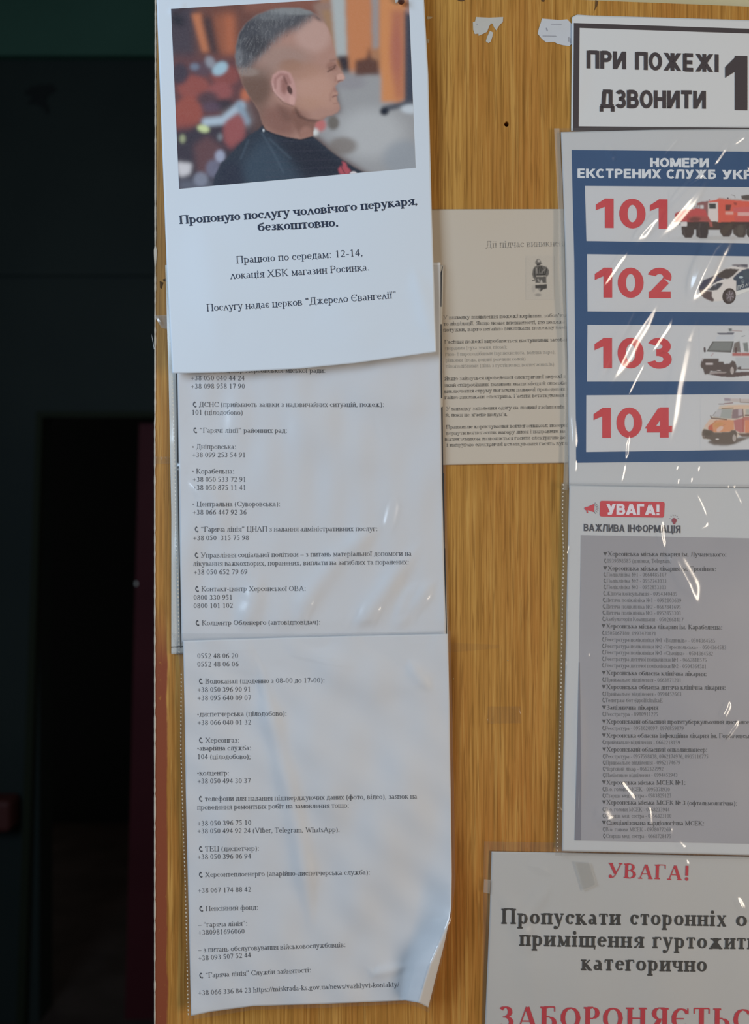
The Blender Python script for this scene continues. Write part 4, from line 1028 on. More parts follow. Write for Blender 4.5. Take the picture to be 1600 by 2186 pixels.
# fire telephone sign
z_s = field(1.2, [([(1225, 60), (1240, 160), (1226, 270)], 12, .5, .4)], amp=.35, sc=300, seed=41)
M_SIGN = paper_mat('warm_white_card', (0.66, 0.655, 0.65), mottle=.02, tint=(.97, .95, .9), scale=7)
sg = sheet('fire_sign', 'white sign with thick dark frame telling people whom to call in a fire', [(1222, 37), (1232, 31), (1262, 33), (1740, 47)], [(1220, 280), (1740, 284)],
           [(1222, 37), (1220, 280)], [(1740, 47), (1740, 284)], z_s, M_SIGN)
M_DKGREY = ink('dark_grey_print', gain((62, 56, 56), GR*1.0), .45)
L = Lettering()
def strip_q(Lt, a, b, c, d_, n=24):
    t = np.linspace(0, 1, n); P = []
    a, b, c, d_ = map(np.array, (a, b, c, d_))
    for k in t: P += [a+(b-a)*k, d_+(c-d_)*k]
    Lt.add(np.array(P), [(2*i, 2*i+1, 2*i+3, 2*i+2) for i in range(n-1)])
strip_q(L, (1226, 49), (1740, 66), (1740, 76), (1226, 59)); strip_q(L, (1226, 59), (1224, 279), (1236, 279), (1238, 59)); strip_q(L, (1236, 269.5), (1740, 274), (1740, 283), (1236, 279))
L.build('printed_frame', z_s, .0002, M_DKGREY, sg)
sans([("ПРИ", 1253, 1337.5, 145.7, 147.8, 37.8, .035), ("ПОЖЕЖІ", 1356.5, 1535, 148.5, 154, 37.8, .035), ("ДЗВОНИТИ", 1281, 1508, 230, 232, 38.2, .035), ("101", 1549, 1738, 234.5, 238, 116, .05)],
     'printed_text', z_s, .0003, M_DKGREY, sg)
# emergency numbers poster
haze_r = [([K(700, 0, 1180, 640), K(500, 380, 1180, 640), K(320, 740, 1180, 640)], 5, 1.0, .3),
          ([K(1200, 90, 1180, 640), K(1080, 330, 1180, 640), K(1000, 700, 1180, 640), K(930, 1250, 1180, 640)], 8, 1.1, .3),
          ([K(1400, 640, 1180, 270), K(1100, 1480, 1180, 270)], 12, 1.0, .3), ([K(930, 660, 1180, 270), K(620, 990, 1180, 270)], 7, 2.0, .35)]
z_p = field(3.0, [([(1330, 300), (1290, 640), (1300, 1000)], 50, 1.0, .4), ([(1500, 300), (1460, 640), (1480, 1000)], 60, 1.2, .4)], amp=.5, sc=300, seed=51)
M_POST = paper_mat('white_poster_paper', (0.67, 0.67, 0.675), mottle=.02, tint=(.96, .95, .92), scale=7)
po = sheet('emergency_poster', 'blue poster listing red emergency numbers beside small vehicles', [(1198, 282), (1400, 277), (1740, 275)], [(1215, 1042), (1740, 1042)],
           [(1198, 282), (1206, 500), (1212, 760), (1215, 1042)], [(1740, 275), (1740, 1042)], z_p, M_POST)
BLUE = ink('blue_print', gain((40, 70, 104), GR*1.0), .5, fade=.25, paper=gain((66, 90, 120), GR), scale=18)
WHITEP = plain('white_print', gain((184, 183, 181), GR), .55, .25)
patch('blue_panel', coons([(1221, 320), (1740, 325)], [(1231, 988), (1740, 983)], [(1221, 320), (1227, 560), (1229, 760), (1231, 988)], [(1740, 325), (1740, 983)], 6), z_p, .00015, BLUE, po)
box_z = lambda X, Y: z_p(X, Y)
bxs = [((1249.5, 397), (1252.7, 514.6), (1740, 400.5), (1740, 521.5)), ((1254, 542.5), (1254.8, 664.4), (1740, 549), (1740, 668)),
       ((1254.8, 693.3), (1253.5, 814.6), (1740, 695.5), (1740, 814)), ((1252.4, 843.8), (1252, 965), (1740, 840.5), (1740, 958))]
for tl, bl, tr, br in bxs:
    patch('number_box', quad(tl, tr, br, bl, 6), z_p, .00030, WHITEP, po)
REDP = ink('red_print', gain((184, 62, 66), GR*.95), .5, fade=.3, paper=gain((196, 84, 84), GR), scale=30)
WP = plain('white_letter_print', gain((196, 198, 202), GR), .55)
nums = [("101", 1273, 1426, 486.3, 488.5, 63, .035), ("102", 1270.5, 1434.5, 635.4, 636, 64, .035), ("103", 1270, 1435, 786, 786.3, 65, .035), ("104", 1268, 1436, 935, 934, 64.5, .035)]
for n_ in nums: sans([n_], 'printed_number', z_p, .00045, REDP, po)
sans([("НОМЕРИ", 1388.6, 1514.6, 356.7, 357.4, 19.5, .035), ("ЕКСТРЕНИХ", 1233.6, 1412.5, 379.6, 381, 19.5, .035), ("СЛУЖБ", 1424, 1529.6, 381.2, 381.8, 19.5, .035), ("УКРАЇНИ", 1542, 1690, 382, 383, 19.5, .035)],
     'printed_title', z_p, .0003, WP, po)
# vehicles
GV = GR
V_ = lambda *c: gain(c, GV)
base = gain((184, 183, 181), GR)
# fire engine, crop units of (1420,400) scale 8.889
cv = Canvas(60, 40, 2300, 1030, 7.5, base)
DK = V_(66, 54, 50)
cv.ell(1000, 960, 700, 40, V_(160, 156, 150), 50, .5)
cv.poly([(420, 640), (2300, 640), (2300, 800), (420, 800)], V_(62, 48, 44), 4)
cv.poly([(320, 740), (560, 740), (560, 870), (510, 955), (390, 960), (325, 880)], DK, 7); cv.poly([(590, 700), (830, 650), (825, 880), (800, 965), (680, 970), (600, 930)], V_(60, 50, 48), 7)
cv.line([(670, 690), (650, 800), (670, 930)], 26, V_(86, 74, 70), 12, .6); cv.line([(360, 800), (380, 920)], 20, V_(90, 80, 76), 10, .6)
cv.poly([(1040, 700), (1290, 700), (1280, 860), (1230, 935), (1110, 935), (1050, 860)], DK, 7); cv.poly([(1290, 800), (1400, 720), (1560, 700), (1550, 880), (1510, 955), (1400, 955), (1300, 880)], V_(70, 60, 54), 8)
cv.ell(1440, 820, 60, 110, V_(88, 80, 70), 40, .6); cv.ell(1640, 850, 90, 110, V_(66, 60, 56), 10); cv.ell(2000, 850, 120, 110, V_(66, 60, 56), 10)
cv.poly([(860, 650), (1040, 650), (1040, 800), (830, 800)], V_(72, 54, 48), 5)
cv.poly([(190, 520), (220, 480), (350, 430), (560, 410), (610, 390), (830, 400), (850, 560), (900, 640), (430, 650), (205, 650), (192, 600)], V_(178, 74, 72), 5)
cv.poly([(430, 560), (620, 530), (830, 560), (880, 650), (440, 640)], V_(150, 78, 70), 14, .8); cv.line([(440, 540), (440, 650)], 10, V_(140, 56, 54), 5); cv.poly([(830, 640), (900, 660), (910, 745), (860, 750)], V_(156, 84, 78), 6)
cv.poly([(460, 600), (560, 560), (700, 590), (640, 650), (480, 650)], V_(92, 54, 50), 12, .8); cv.poly([(195, 490), (240, 480), (235, 640), (200, 600)], V_(150, 60, 60), 8, .8)
cv.poly([(600, 400), (615, 300), (700, 270), (840, 262), (840, 420), (820, 560), (770, 420)], V_(132, 88, 86), 5)
cv.poly([(625, 340), (660, 335), (655, 400), (620, 400)], V_(170, 166, 166), 4); cv.poly([(675, 338), (740, 334), (742, 400), (672, 402)], V_(190, 186, 182), 4)
cv.poly([(840, 260), (980, 235), (1030, 200), (1300, 240), (2300, 300), (2300, 640), (1380, 650), (1010, 665), (1000, 290), (840, 300)], V_(198, 88, 70), 5)
cv.poly([(1000, 220), (2300, 310), (2300, 270), (1040, 200)], V_(170, 140, 128), 6, .8); cv.poly([(1290, 380), (2300, 360), (2300, 470), (1310, 480)], V_(188, 92, 90), 8, .8)
cv.poly([(1320, 540), (2300, 540), (2300, 650), (1330, 650)], V_(184, 84, 78), 10, .7)
cv.poly([(820, 290), (1005, 282), (1012, 650), (880, 640), (820, 540)], V_(206, 192, 184), 4); cv.poly([(838, 308), (975, 305), (970, 400), (845, 405)], V_(60, 62, 60), 5)
cv.poly([(1150, 330), (1265, 330), (1240, 440), (1155, 440)], V_(100, 54, 46), 7); cv.poly([(1150, 460), (1305, 460), (1305, 520), (1150, 515)], V_(216, 150, 136), 4)
cv.poly([(1385, 475), (2300, 475), (2300, 540), (1385, 535)], V_(216, 156, 148), 4); cv.poly([(1310, 285), (1370, 290), (1370, 340), (1315, 330)], V_(150, 62, 52), 8)
cv.poly([(1450, 160), (1560, 140), (2300, 150), (2300, 260), (1540, 240), (1460, 215)], V_(82, 72, 66), 9); cv.line([(1265, 140), (1330, 160), (1335, 195)], 12, V_(120, 112, 108), 5, .8)
cv.ell(1200, 205, 14, 14, V_(70, 56, 56), 4); cv.poly([(160, 640), (200, 648), (420, 660), (170, 662)], V_(60, 44, 50), 3); cv.poly([(300, 665), (420, 662), (424, 735), (306, 735)], V_(206, 196, 190), 4)
cv.line([(122, 685), (122, 715)], 16, V_(60, 60, 68), 4); cv.line([(290, 675), (290, 715)], 16, V_(50, 44, 50), 4); cv.line([(575, 360), (578, 400)], 14, V_(90, 70, 76), 5); cv.line([(355, 412), (405, 415)], 9, V_(120, 100, 96), 4); cv.ell(845, 240, 12, 16, V_(140, 110, 120), 5)
cv.noise(.008)
c1 = lambda x, y: (1420+x/8.889, 400+y/8.889)
print_patch('fire_engine_picture', cv, c1, [(75, 60), (2250, 60), (2250, 1015), (75, 990)], 7.5, z_p, .00038, po)
# police car, crop units of (1470,550) scale 12.308
cv = Canvas(220, 100, 3000, 1300, 10, base)
ND = V_(60, 60, 76)
cv.poly([(290, 760), (340, 680), (400, 590), (560, 530), (860, 350), (980, 290), (1120, 240), (1400, 240), (2000, 270), (2500, 420), (2800, 600), (2800, 900), (1600, 890), (1270, 1000), (1240, 1000), (890, 1130), (650, 1155), (430, 1070), (320, 960)], V_(200, 192, 184), 7)
cv.poly([(290, 760), (340, 680), (400, 590), (560, 530), (740, 450), (900, 540), (1000, 560), (900, 580), (700, 670), (560, 800), (560, 860), (420, 860), (290, 850)], ND, 8)
cv.poly([(290, 830), (420, 860), (630, 890), (620, 1010), (690, 1120), (640, 1160), (430, 1070), (320, 960)], V_(88, 72, 70), 9)
cv.ell(600, 640, 70, 60, V_(84, 80, 96), 40, .6); cv.line([(630, 590), (650, 610), (630, 640)], 12, V_(120, 118, 130), 6, .8)
cv.poly([(740, 450), (980, 300), (1120, 288), (1350, 310), (1160, 490), (1050, 555), (900, 545), (800, 520)], V_(70, 60, 56), 7)
cv.poly([(560, 810), (640, 740), (780, 665), (920, 670), (860, 760), (760, 850), (640, 870), (560, 860)], V_(64, 64, 70), 7); cv.line([(560, 800), (640, 720), (780, 640), (980, 570)], 26, V_(206, 198, 192), 7); cv.ell(710, 730, 40, 26, V_(110, 112, 122), 14, .7)
cv.poly([(1180, 540), (1290, 430), (1420, 330), (1560, 285), (2500, 420), (2800, 640), (2800, 900), (1640, 790), (1270, 890), (1262, 610), (1200, 590)], V_(56, 66, 80), 7)
cv.poly([(1450, 330), (2300, 450), (2300, 620), (1500, 560), (1440, 460)], V_(66, 78, 84), 16, .8); cv.ell(1390, 515, 55, 32, V_(160, 172, 172), 10)
cv.poly([(1270, 880), (1640, 780), (2700, 900), (2700, 960), (1600, 880), (1280, 1000)], V_(206, 200, 192), 5); cv.line([(1280, 1000), (1600, 880)], 9, V_(150, 150, 150), 4, .8)
cv.ell(1075, 1010, 175, 210, V_(62, 50, 46), 9, 1, 12); cv.ell(1100, 1010, 110, 150, V_(92, 82, 80), 14, .9, 12); cv.ell(2400, 1000, 160, 190, V_(62, 50, 46), 9)
for k in range(6):
    a = math.radians(60*k+20); cv.line([(1100+30*math.cos(a), 1000+30*math.sin(a)), (1100+95*math.cos(a), 1000+125*math.sin(a))], 20, V_(150, 138, 142), 9, .9)
cv.poly([(1150, 190), (1200, 180), (1560, 178), (1565, 250), (1540, 270), (1300, 235), (1160, 215)], V_(120, 114, 116), 6); cv.poly([(1370, 185), (1560, 185), (1560, 245), (1420, 215)], V_(82, 80, 88), 7); cv.ell(1310, 228, 40, 14, V_(80, 74, 80), 7)
LT = V_(168, 170, 166)
for q in ([(1305, 840), (1310, 740), (1365, 735), (1362, 815)],): cv.line(q, 20, LT, 6)
cv.ell(1435, 740, 38, 48, LT, 8); cv.ell(1435, 740, 18, 26, V_(56, 66, 80), 8); cv.line([(1510, 750), (1540, 690), (1560, 735)], 16, LT, 6); cv.ell(1440, 620, 40, 52, V_(130, 140, 140), 14, .7); cv.ell(1445, 610, 18, 22, V_(60, 70, 84), 9)
cv.line([(1610, 720), (1605, 660), (1650, 655), (1650, 720)], 15, LT, 6)
cv.noise(.006)
print_patch('police_car_picture', cv, lambda x, y: (1470+x/12.308, 550+y/12.308), [(235, 120), (2950, 120), (2950, 1290), (235, 1290)], 10, z_p, .00038, po)
# ambulance, crop units of (1480,690) scale 13.333
cv = Canvas(160, 100, 3000, 1620, 11, base)
WV = V_(186, 186, 184)
cv.poly([(420, 1450), (900, 1400), (1600, 1380), (3000, 1400), (3000, 1460), (1600, 1490), (1100, 1540), (800, 1520)], V_(84, 68, 66), 14)
cv.poly([(230, 1100), (260, 960), (330, 820), (400, 790), (590, 500), (720, 330), (1000, 260), (1400, 215), (3000, 260), (3000, 1290), (1400, 1290), (1200, 1360), (600, 1340), (290, 1300), (220, 1200)], WV, 8)
cv.poly([(1200, 960), (3000, 960), (3000, 1290), (1260, 1280)], V_(166, 168, 168), 20, .8); cv.poly([(700, 350), (1200, 340), (1150, 480), (640, 480)], V_(176, 178, 180), 16, .8)
cv.poly([(215, 1180), (250, 1070), (310, 1010), (740, 1010), (730, 1100), (880, 1100), (890, 1160), (1040, 1150), (1120, 1060), (1200, 1090), (1250, 1220), (1250, 1330), (1160, 1480), (1000, 1500), (960, 1400), (500, 1360), (480, 1440), (340, 1460), (290, 1300), (230, 1260)], V_(84, 72, 68), 8)
cv.ell(740, 1340, 60, 14, V_(190, 180, 176), 9, .9); cv.poly([(500, 1380), (960, 1390), (900, 1440), (480, 1440)], V_(140, 126, 120), 12, .9)
cv.poly([(360, 1125), (575, 1130), (572, 1185), (365, 1185)], V_(186, 176, 172), 6); cv.ell(1118, 1350, 50, 105, V_(166, 156, 150), 12)
cv.poly([(390, 800), (570, 510), (1170, 510), (1090, 830)], V_(96, 94, 90), 5); cv.poly([(450, 760), (600, 540), (1120, 540), (1060, 780)], V_(120, 122, 118), 14, .9); cv.line([(395, 800), (1090, 828)], 14, V_(76, 68, 66), 6)
cv.poly([(1130, 830), (1180, 560), (1320, 510), (1350, 820)], V_(112, 104, 98), 7); cv.line([(1320, 515), (1352, 820)], 16, V_(80, 72, 72), 6); cv.poly([(1430, 560), (1560, 545), (1590, 820), (1470, 810)], V_(118, 122, 118), 8); cv.poly([(1760, 560), (2200, 560), (2200, 820), (1780, 820)], V_(118, 122, 118), 8)
cv.line([(1230, 710), (1225, 850)], 50, V_(84, 64, 62), 9); cv.poly([(1120, 840), (3000, 830), (3000, 920), (1120, 935)], V_(164, 98, 92), 8); cv.line([(1390, 840), (1390, 930)], 8, V_(190, 150, 145), 5)
cv.line([(335, 710), (340, 800)], 56, V_(78, 64, 66), 9); cv.line([(580, 860), (520, 930)], 22, V_(160, 126, 126), 12, .8); cv.ell(275, 1040, 20, 50, V_(160, 150, 150), 12, .8)
cv.poly([(690, 265), (860, 268), (1190, 260), (1150, 320), (760, 325), (700, 300)], V_(100, 100, 108), 9); cv.poly([(1015, 155), (1115, 155), (1105, 230), (1030, 230)], V_(96, 100, 100), 8); cv.line([(1130, 215), (1400, 228)], 22, V_(156, 138, 134), 8); cv.line([(1400, 380), (1480, 355)], 22, V_(130, 134, 134), 9)
cv.poly([(1260, 1260), (1380, 1220), (1380, 1330), (1270, 1310)], V_(84, 76, 74), 9); cv.ell(2300, 1330, 120, 120, V_(72, 62, 60), 12); cv.line([(1380, 1310), (3000, 1300)], 26, V_(96, 84, 82), 9)
cv.noise(.006)
print_patch('ambulance_picture', cv, lambda x, y: (1480+x/13.333, 690+y/13.333), [(180, 120), (2950, 120), (2950, 1600), (180, 1600)], 11, z_p, .00038, po)
# orange gas service van, crop units of (1480,840) scale 13.333
cv = Canvas(200, 60, 3000, 1600, 11, base)
cv.poly([(430, 1400), (480, 1330), (1300, 1250), (3000, 1150), (3000, 1250), (1600, 1260), (1200, 1440), (950, 1490), (600, 1470)], V_(104, 94, 86), 20)
cv.poly([(270, 1030), (330, 950), (480, 740), (520, 720), (720, 460), (760, 350), (1000, 320), (3000, 330), (3000, 1120), (1400, 1150), (1200, 1300), (500, 1320), (280, 1280), (250, 1160)], V_(190, 176, 160), 8)
cv.poly([(430, 960), (640, 760), (900, 740), (1170, 760), (1180, 1020), (1050, 1090), (570, 1110), (470, 1060)], V_(194, 138, 102), 12); cv.poly([(600, 850), (780, 820), (900, 850), (740, 950), (580, 960)], V_(182, 136, 84), 30, .8)
cv.poly([(470, 900), (550, 880), (580, 1060), (520, 1080), (430, 1010)], V_(176, 90, 74), 14, .85); cv.line([(560, 880), (690, 760)], 14, V_(160, 106, 78), 9, .7); cv.line([(740, 1000), (930, 870)], 12, V_(164, 110, 84), 9, .7)
cv.poly([(1160, 760), (1420, 700), (1480, 780), (1470, 1100), (1350, 1120), (1200, 1040)], V_(168, 108, 104), 14); cv.poly([(1440, 660), (3000, 640), (3000, 760), (1440, 780)], V_(166, 92, 82), 14, .8); cv.poly([(1480, 760), (3000, 740), (3000, 1120), (1480, 1120)], V_(196, 128, 96), 9)
cv.line([(1430, 700), (1430, 1090)], 36, V_(160, 90, 76), 14, .7)
cv.poly([(570, 660), (730, 440), (830, 440), (1130, 430), (1090, 720), (960, 710), (700, 680)], V_(150, 152, 146), 10); cv.poly([(570, 650), (720, 450), (830, 470), (780, 660)], V_(176, 172, 172), 16, .8); cv.line([(510, 640), (530, 700), (700, 710), (960, 740)], 34, V_(112, 92, 80), 10)
cv.line([(570, 630), (650, 520)], 14, V_(110, 106, 110), 6); cv.poly([(1130, 460), (1400, 410), (1440, 650), (1240, 720), (1100, 720)], V_(132, 112, 112), 16); cv.poly([(1290, 440), (1400, 430), (1410, 620), (1300, 640)], V_(170, 156, 156), 10); cv.poly([(1500, 450), (3000, 440), (3000, 600), (1500, 590)], V_(160, 158, 148), 9)
cv.line([(1420, 430), (1440, 680)], 22, V_(110, 88, 82), 8); cv.line([(1500, 620), (3000, 620)], 40, V_(104, 76, 68), 12)
cv.poly([(830, 400), (1000, 360), (1300, 330), (3000, 330), (3000, 420), (840, 440)], V_(196, 170, 146), 10); cv.line([(830, 430), (1150, 410)], 24, V_(126, 108, 86), 9); cv.line([(740, 300), (880, 300)], 22, V_(110, 92, 96), 8); cv.line([(900, 290), (1130, 265)], 34, V_(140, 118, 116), 10)
cv.poly([(900, 130), (1330, 150), (3000, 180), (3000, 290), (1350, 250), (900, 220)], V_(176, 166, 160), 12); cv.poly([(890, 130), (1080, 140), (1060, 215), (900, 205)], V_(138, 126, 136), 14, .8); cv.line([(1350, 250), (3000, 300)], 20, V_(130, 112, 98), 9); cv.line([(1340, 140), (1350, 240)], 18, V_(140, 128, 120), 8)
cv.poly([(255, 1160), (270, 1060), (320, 1010), (560, 1060), (600, 1110), (1040, 1100), (1110, 1040), (1210, 1040), (1260, 1120), (1250, 1300), (1180, 1420), (1080, 1440), (600, 1400), (480, 1300), (290, 1280)], V_(98, 86, 76), 12); cv.ell(1180, 1270, 52, 100, V_(160, 150, 142), 16)
cv.poly([(320, 1060), (540, 1080), (520, 1200), (330, 1190)], V_(84, 74, 62), 20, .7); cv.ell(695, 1298, 50, 16, V_(196, 188, 180), 9); cv.ell(770, 1010, 110, 60, V_(196, 172, 160), 24, .85, -35); cv.ell(320, 1230, 20, 34, V_(140, 126, 116), 12, .7)
cv.poly([(330, 930), (480, 740), (640, 750), (470, 900), (440, 950)], V_(196, 168, 148), 14, .9); cv.poly([(1260, 1130), (3000, 1110), (3000, 1200), (1400, 1230)], V_(108, 88, 78), 16)
cv.noise(.006)
print_patch('service_van_picture', cv, lambda x, y: (1480+x/13.333, 840+y/13.333), [(215, 80), (2950, 70), (2950, 1585), (215, 1590)], 11, z_p, .00038, po)

def k4(*p): return [K(x, y, 1180, 270) for x, y in p]
def k5(*p): return [K(x, y, 1180, 640) for x, y in p]
streaks = [(k4((1050, 50), (960, 155), (870, 265)), 1.3, .9, .3), (k4((1440, 120), (1350, 250), (1290, 335)), 2.6, 2.0, .3), (k4((1300, 310), (1200, 400), (1110, 460), (1040, 540), (940, 660)), 3.4, 2.6, .25),
           (k4((930, 650), (800, 780), (640, 960)), 3.6, 1.7, .35), (k4((640, 970), (540, 1090), (440, 1240), (370, 1350)), 3.4, 2.8, .3), (k4((1590, 50), (1520, 110), (1440, 160)), 2.2, 1.6, .3),
           (k4((1560, 170), (1590, 380)), 4, 1.0, .3), (k4((440, 150), (480, 260), (500, 300)), 5, 1.1, .4), (k4((870, 220), (830, 300), (780, 330)), 1.8, 1.2, .3),
           (k5((985, 95), (930, 220), (850, 340), (770, 470)), 3.2, 2.8, .3), (k5((760, 480), (690, 610), (640, 710), (595, 810)), 1.8, 1.3, .25),
           (k5((625, 1080), (595, 1180), (590, 1320)), 2.8, 2.4, .3), (k5((590, 1310), (570, 1420), (545, 1510)), 1.8, 1.2, .3), (k5((165, 870), (180, 1100), (185, 1260)), 3.0, 2.4, .3),
           (k5((186, 1270), (180, 1420)), 2.0, 1.4, .3), (k5((1015, 1335), (1000, 1395)), 1.6, 1.3, .3), (k5((1190, 1335), (1175, 1405)), 1.6, 1.3, .3), (k5((1025, 1435), (1008, 1515)), 1.6, 1.2, .3),
           (k5((1130, 1430), (1118, 1495)), 1.6, 1.3, .3), (k5((1420, 1500), (1424, 1535)), 1.6, 1.2, .3), (k5((1465, 1500), (1475, 1535)), 1.6, 1.2, .3)]+haze_r
streaks += [(k4((1300, 360), (1040, 660), (760, 1000)), 9, 2.6, .4), (k5((900, -60), (640, 330), (420, 760)), 8, 2.6, .4), (k4((1560, 700), (1330, 1000), (1100, 1450)), 10, 2.6, .4)]
z_ps = field(0, creases(streaks), amp=.35, sc=110, seed=77)
zP = lambda X, Y: z_p(X, Y)+z_ps(X, Y)
sleeve('clear wrinkled sleeve over the blue emergency poster with bright streaks', [(1183, 274), (1400, 270), (1745, 268)], [(1203, 1046), (1745, 1046)],
       [(1183, 274), (1192, 443), (1196, 640), (1204, 800), (1206, 930), (1203, 1046)], [(1745, 268), (1745, 1046)], zP, .0009, 2.1,
       strip=([(1184, 274), (1195, 274)], [(1203, 1046), (1213, 1046)], [(1184, 274), (1192, 443), (1196, 640), (1204, 800), (1206, 930), (1203, 1046)], [(1195, 274), (1203, 443), (1208, 640), (1212, 800), (1214, 930), (1213, 1046)]))

# hospital list
z_h = field(5.4, [([(1236, 1420), (1240, 1600), (1232, 1790)], 8, .8, .4), ([(1450, 1100), (1420, 1400), (1500, 1780)], 70, 1.2, .4)], amp=.5, sc=320, seed=61)
ho = sheet('hospital_list', 'white sheet with red attention badge above a grey panel of hospital phone numbers', [(1216, 1036), (1400, 1040), (1740, 1044)], [(1200, 1817), (1740, 1829)],
           [(1216, 1036), (1212, 1200), (1208, 1400), (1203, 1620), (1200, 1817)], [(1740, 1044), (1740, 1829)], z_h, M_POST)
GREYP = ink('grey_panel_print', gain((156, 153, 154), GR*.9), .5, fade=.5, paper=gain((142, 139, 140), GR*.9), scale=8)
E = lambda x, y: K(x, y, 1180, 1020); Fk = lambda x, y: K(x, y, 1180, 1430)
patch('grey_panel', coons([E(232, 465), (1740, 1152)], [Fk(182, 1388), (1740, 1804)], [E(232, 465), E(222, 1200), E(215, 1638), Fk(200, 800), Fk(182, 1388)], [(1740, 1152), (1740, 1804)], 6), z_h, .00015, GREYP, ho)
patch('grey_panel_border', coons([E(217, 1500), E(222, 1500)], [Fk(182, 1388), Fk(232, 1388)], [E(217, 1500), Fk(203, 600), Fk(182, 1388)], [E(222, 1500), Fk(234, 900), Fk(232, 1388)], 5), z_h, .0003, plain('darker_grey_print', gain((126, 124, 130), GR*.8), .5), ho)
BADGE = ink('badge_red', gain((190, 70, 76), GR*.9), .5)
def rrect(tl, tr, br, bl, r=4):
    P = []; q = [np.array(x, float) for x in (tl, tr, br, bl)]
    for i in range(4):
        a, b_, c = q[i-1], q[i], q[(i+1) % 4]
        u = (a-b_)/np.hypot(*(a-b_)); w = (c-b_)/np.hypot(*(c-b_))
        for t in np.linspace(0, math.pi/2, 5): P.append(b_+(u+w)*r-u*r*math.sin(t)-w*r*math.cos(t))
    return P
# corner arcs run the other way round: order by parameter so the outline stays convex
def rr2(tl, tr, br, bl, r=4):
    P = []; q = [np.array(x, float) for x in (tl, tr, br, bl)]
    for i in range(4):
        a, b_, c = q[i-1], q[i], q[(i+1) % 4]
        u = (a-b_)/np.hypot(*(a-b_)); w = (c-b_)/np.hypot(*(c-b_))
        for t in np.linspace(0, math.pi/2, 5): P.append(b_+u*r*(1-math.sin(t))+w*r*(1-math.cos(t)))
    return P
shapes([rr2((1282, 1069), (1420, 1071.5), (1418, 1105), (1281, 1102.5))], 'red_badge', z_h, .0003, BADGE, ho)
sans([("УВАГА!", 1295, 1408.5, 1098.5, 1100, 23, .04)], 'badge_text', z_h, .0005, plain('badge_white', gain((205, 196, 198), GR), .5), ho)
sans([("ВАЖЛИВА", 1247.2, 1334.5, 1133.8, 1136, 15.8, .014), ("ІНФОРМАЦІЯ", 1341.5, 1453.6, 1136, 1137.6, 16, .014)], 'printed_heading', z_h, .0003, ink('heading_ink', (.09, .09, .11)), ho)
C_ = lambda x, y: (1230+x/6.4, 1055+y/6.4)
ic = [[C_(115, 195), C_(125, 175), C_(160, 172), C_(255, 130), C_(248, 245), C_(170, 220), C_(125, 215)], [C_(140, 215), C_(160, 218), C_(168, 255), C_(152, 260)]]
for a in np.linspace(-60, 60, 7):
    t = math.radians(a); x, y = 225+50*math.cos(t), 190+50*math.sin(t); x2, y2 = 225+88*math.cos(t), 190+88*math.sin(t); n = (-math.sin(t)*3, math.cos(t)*3)
    ic.append([C_(x-n[0], y-n[1]), C_(x2-n[0], y2-n[1]), C_(x2+n[0], y2+n[1]), C_(x+n[0], y+n[1])])
shapes(ic[:2], 'megaphone_symbol', z_h, .0003, BADGE, ho)
bulb = [C_(1345+34*math.cos(t), 358+34*math.sin(t)) for t in np.linspace(-math.pi*1.15, math.pi*.15, 12)]+[C_(1352, 412), C_(1338, 412)]
shapes([bulb], 'light_bulb_symbol', z_h, .0003, ink('bulb_red', gain((150, 74, 84), GR*.8)), ho)
for a in np.linspace(200, 340, 6):
    t = math.radians(a); x, y = 1345+52*math.cos(t), 355+58*math.sin(t); x2, y2 = 1345+66*math.cos(t), 355+78*math.sin(t); n = (-math.sin(t)*3, math.cos(t)*3)
    ic.append([C_(x-n[0], y-n[1]), C_(x2-n[0], y2-n[1]), C_(x2+n[0], y2+n[1]), C_(x+n[0], y+n[1])])
o = shapes(ic[2:], 'symbol_rays', z_h, .0003, ink('ray_grey', gain((128, 120, 124), GR*.8)), ho); o['kind'] = 'stuff'
TB, TG = Lettering(), Lettering()
def el(b, x0, x1, y0, y1, t, conv):
    p, q = conv(x0, y0), conv(x1, y1)
    (TB if b else TG).line(t, p[0], p[1], q[0], q[1], 14.2 if b else 12.4, 5.6 if b else 3.6, 2.0 if b else 1.6)
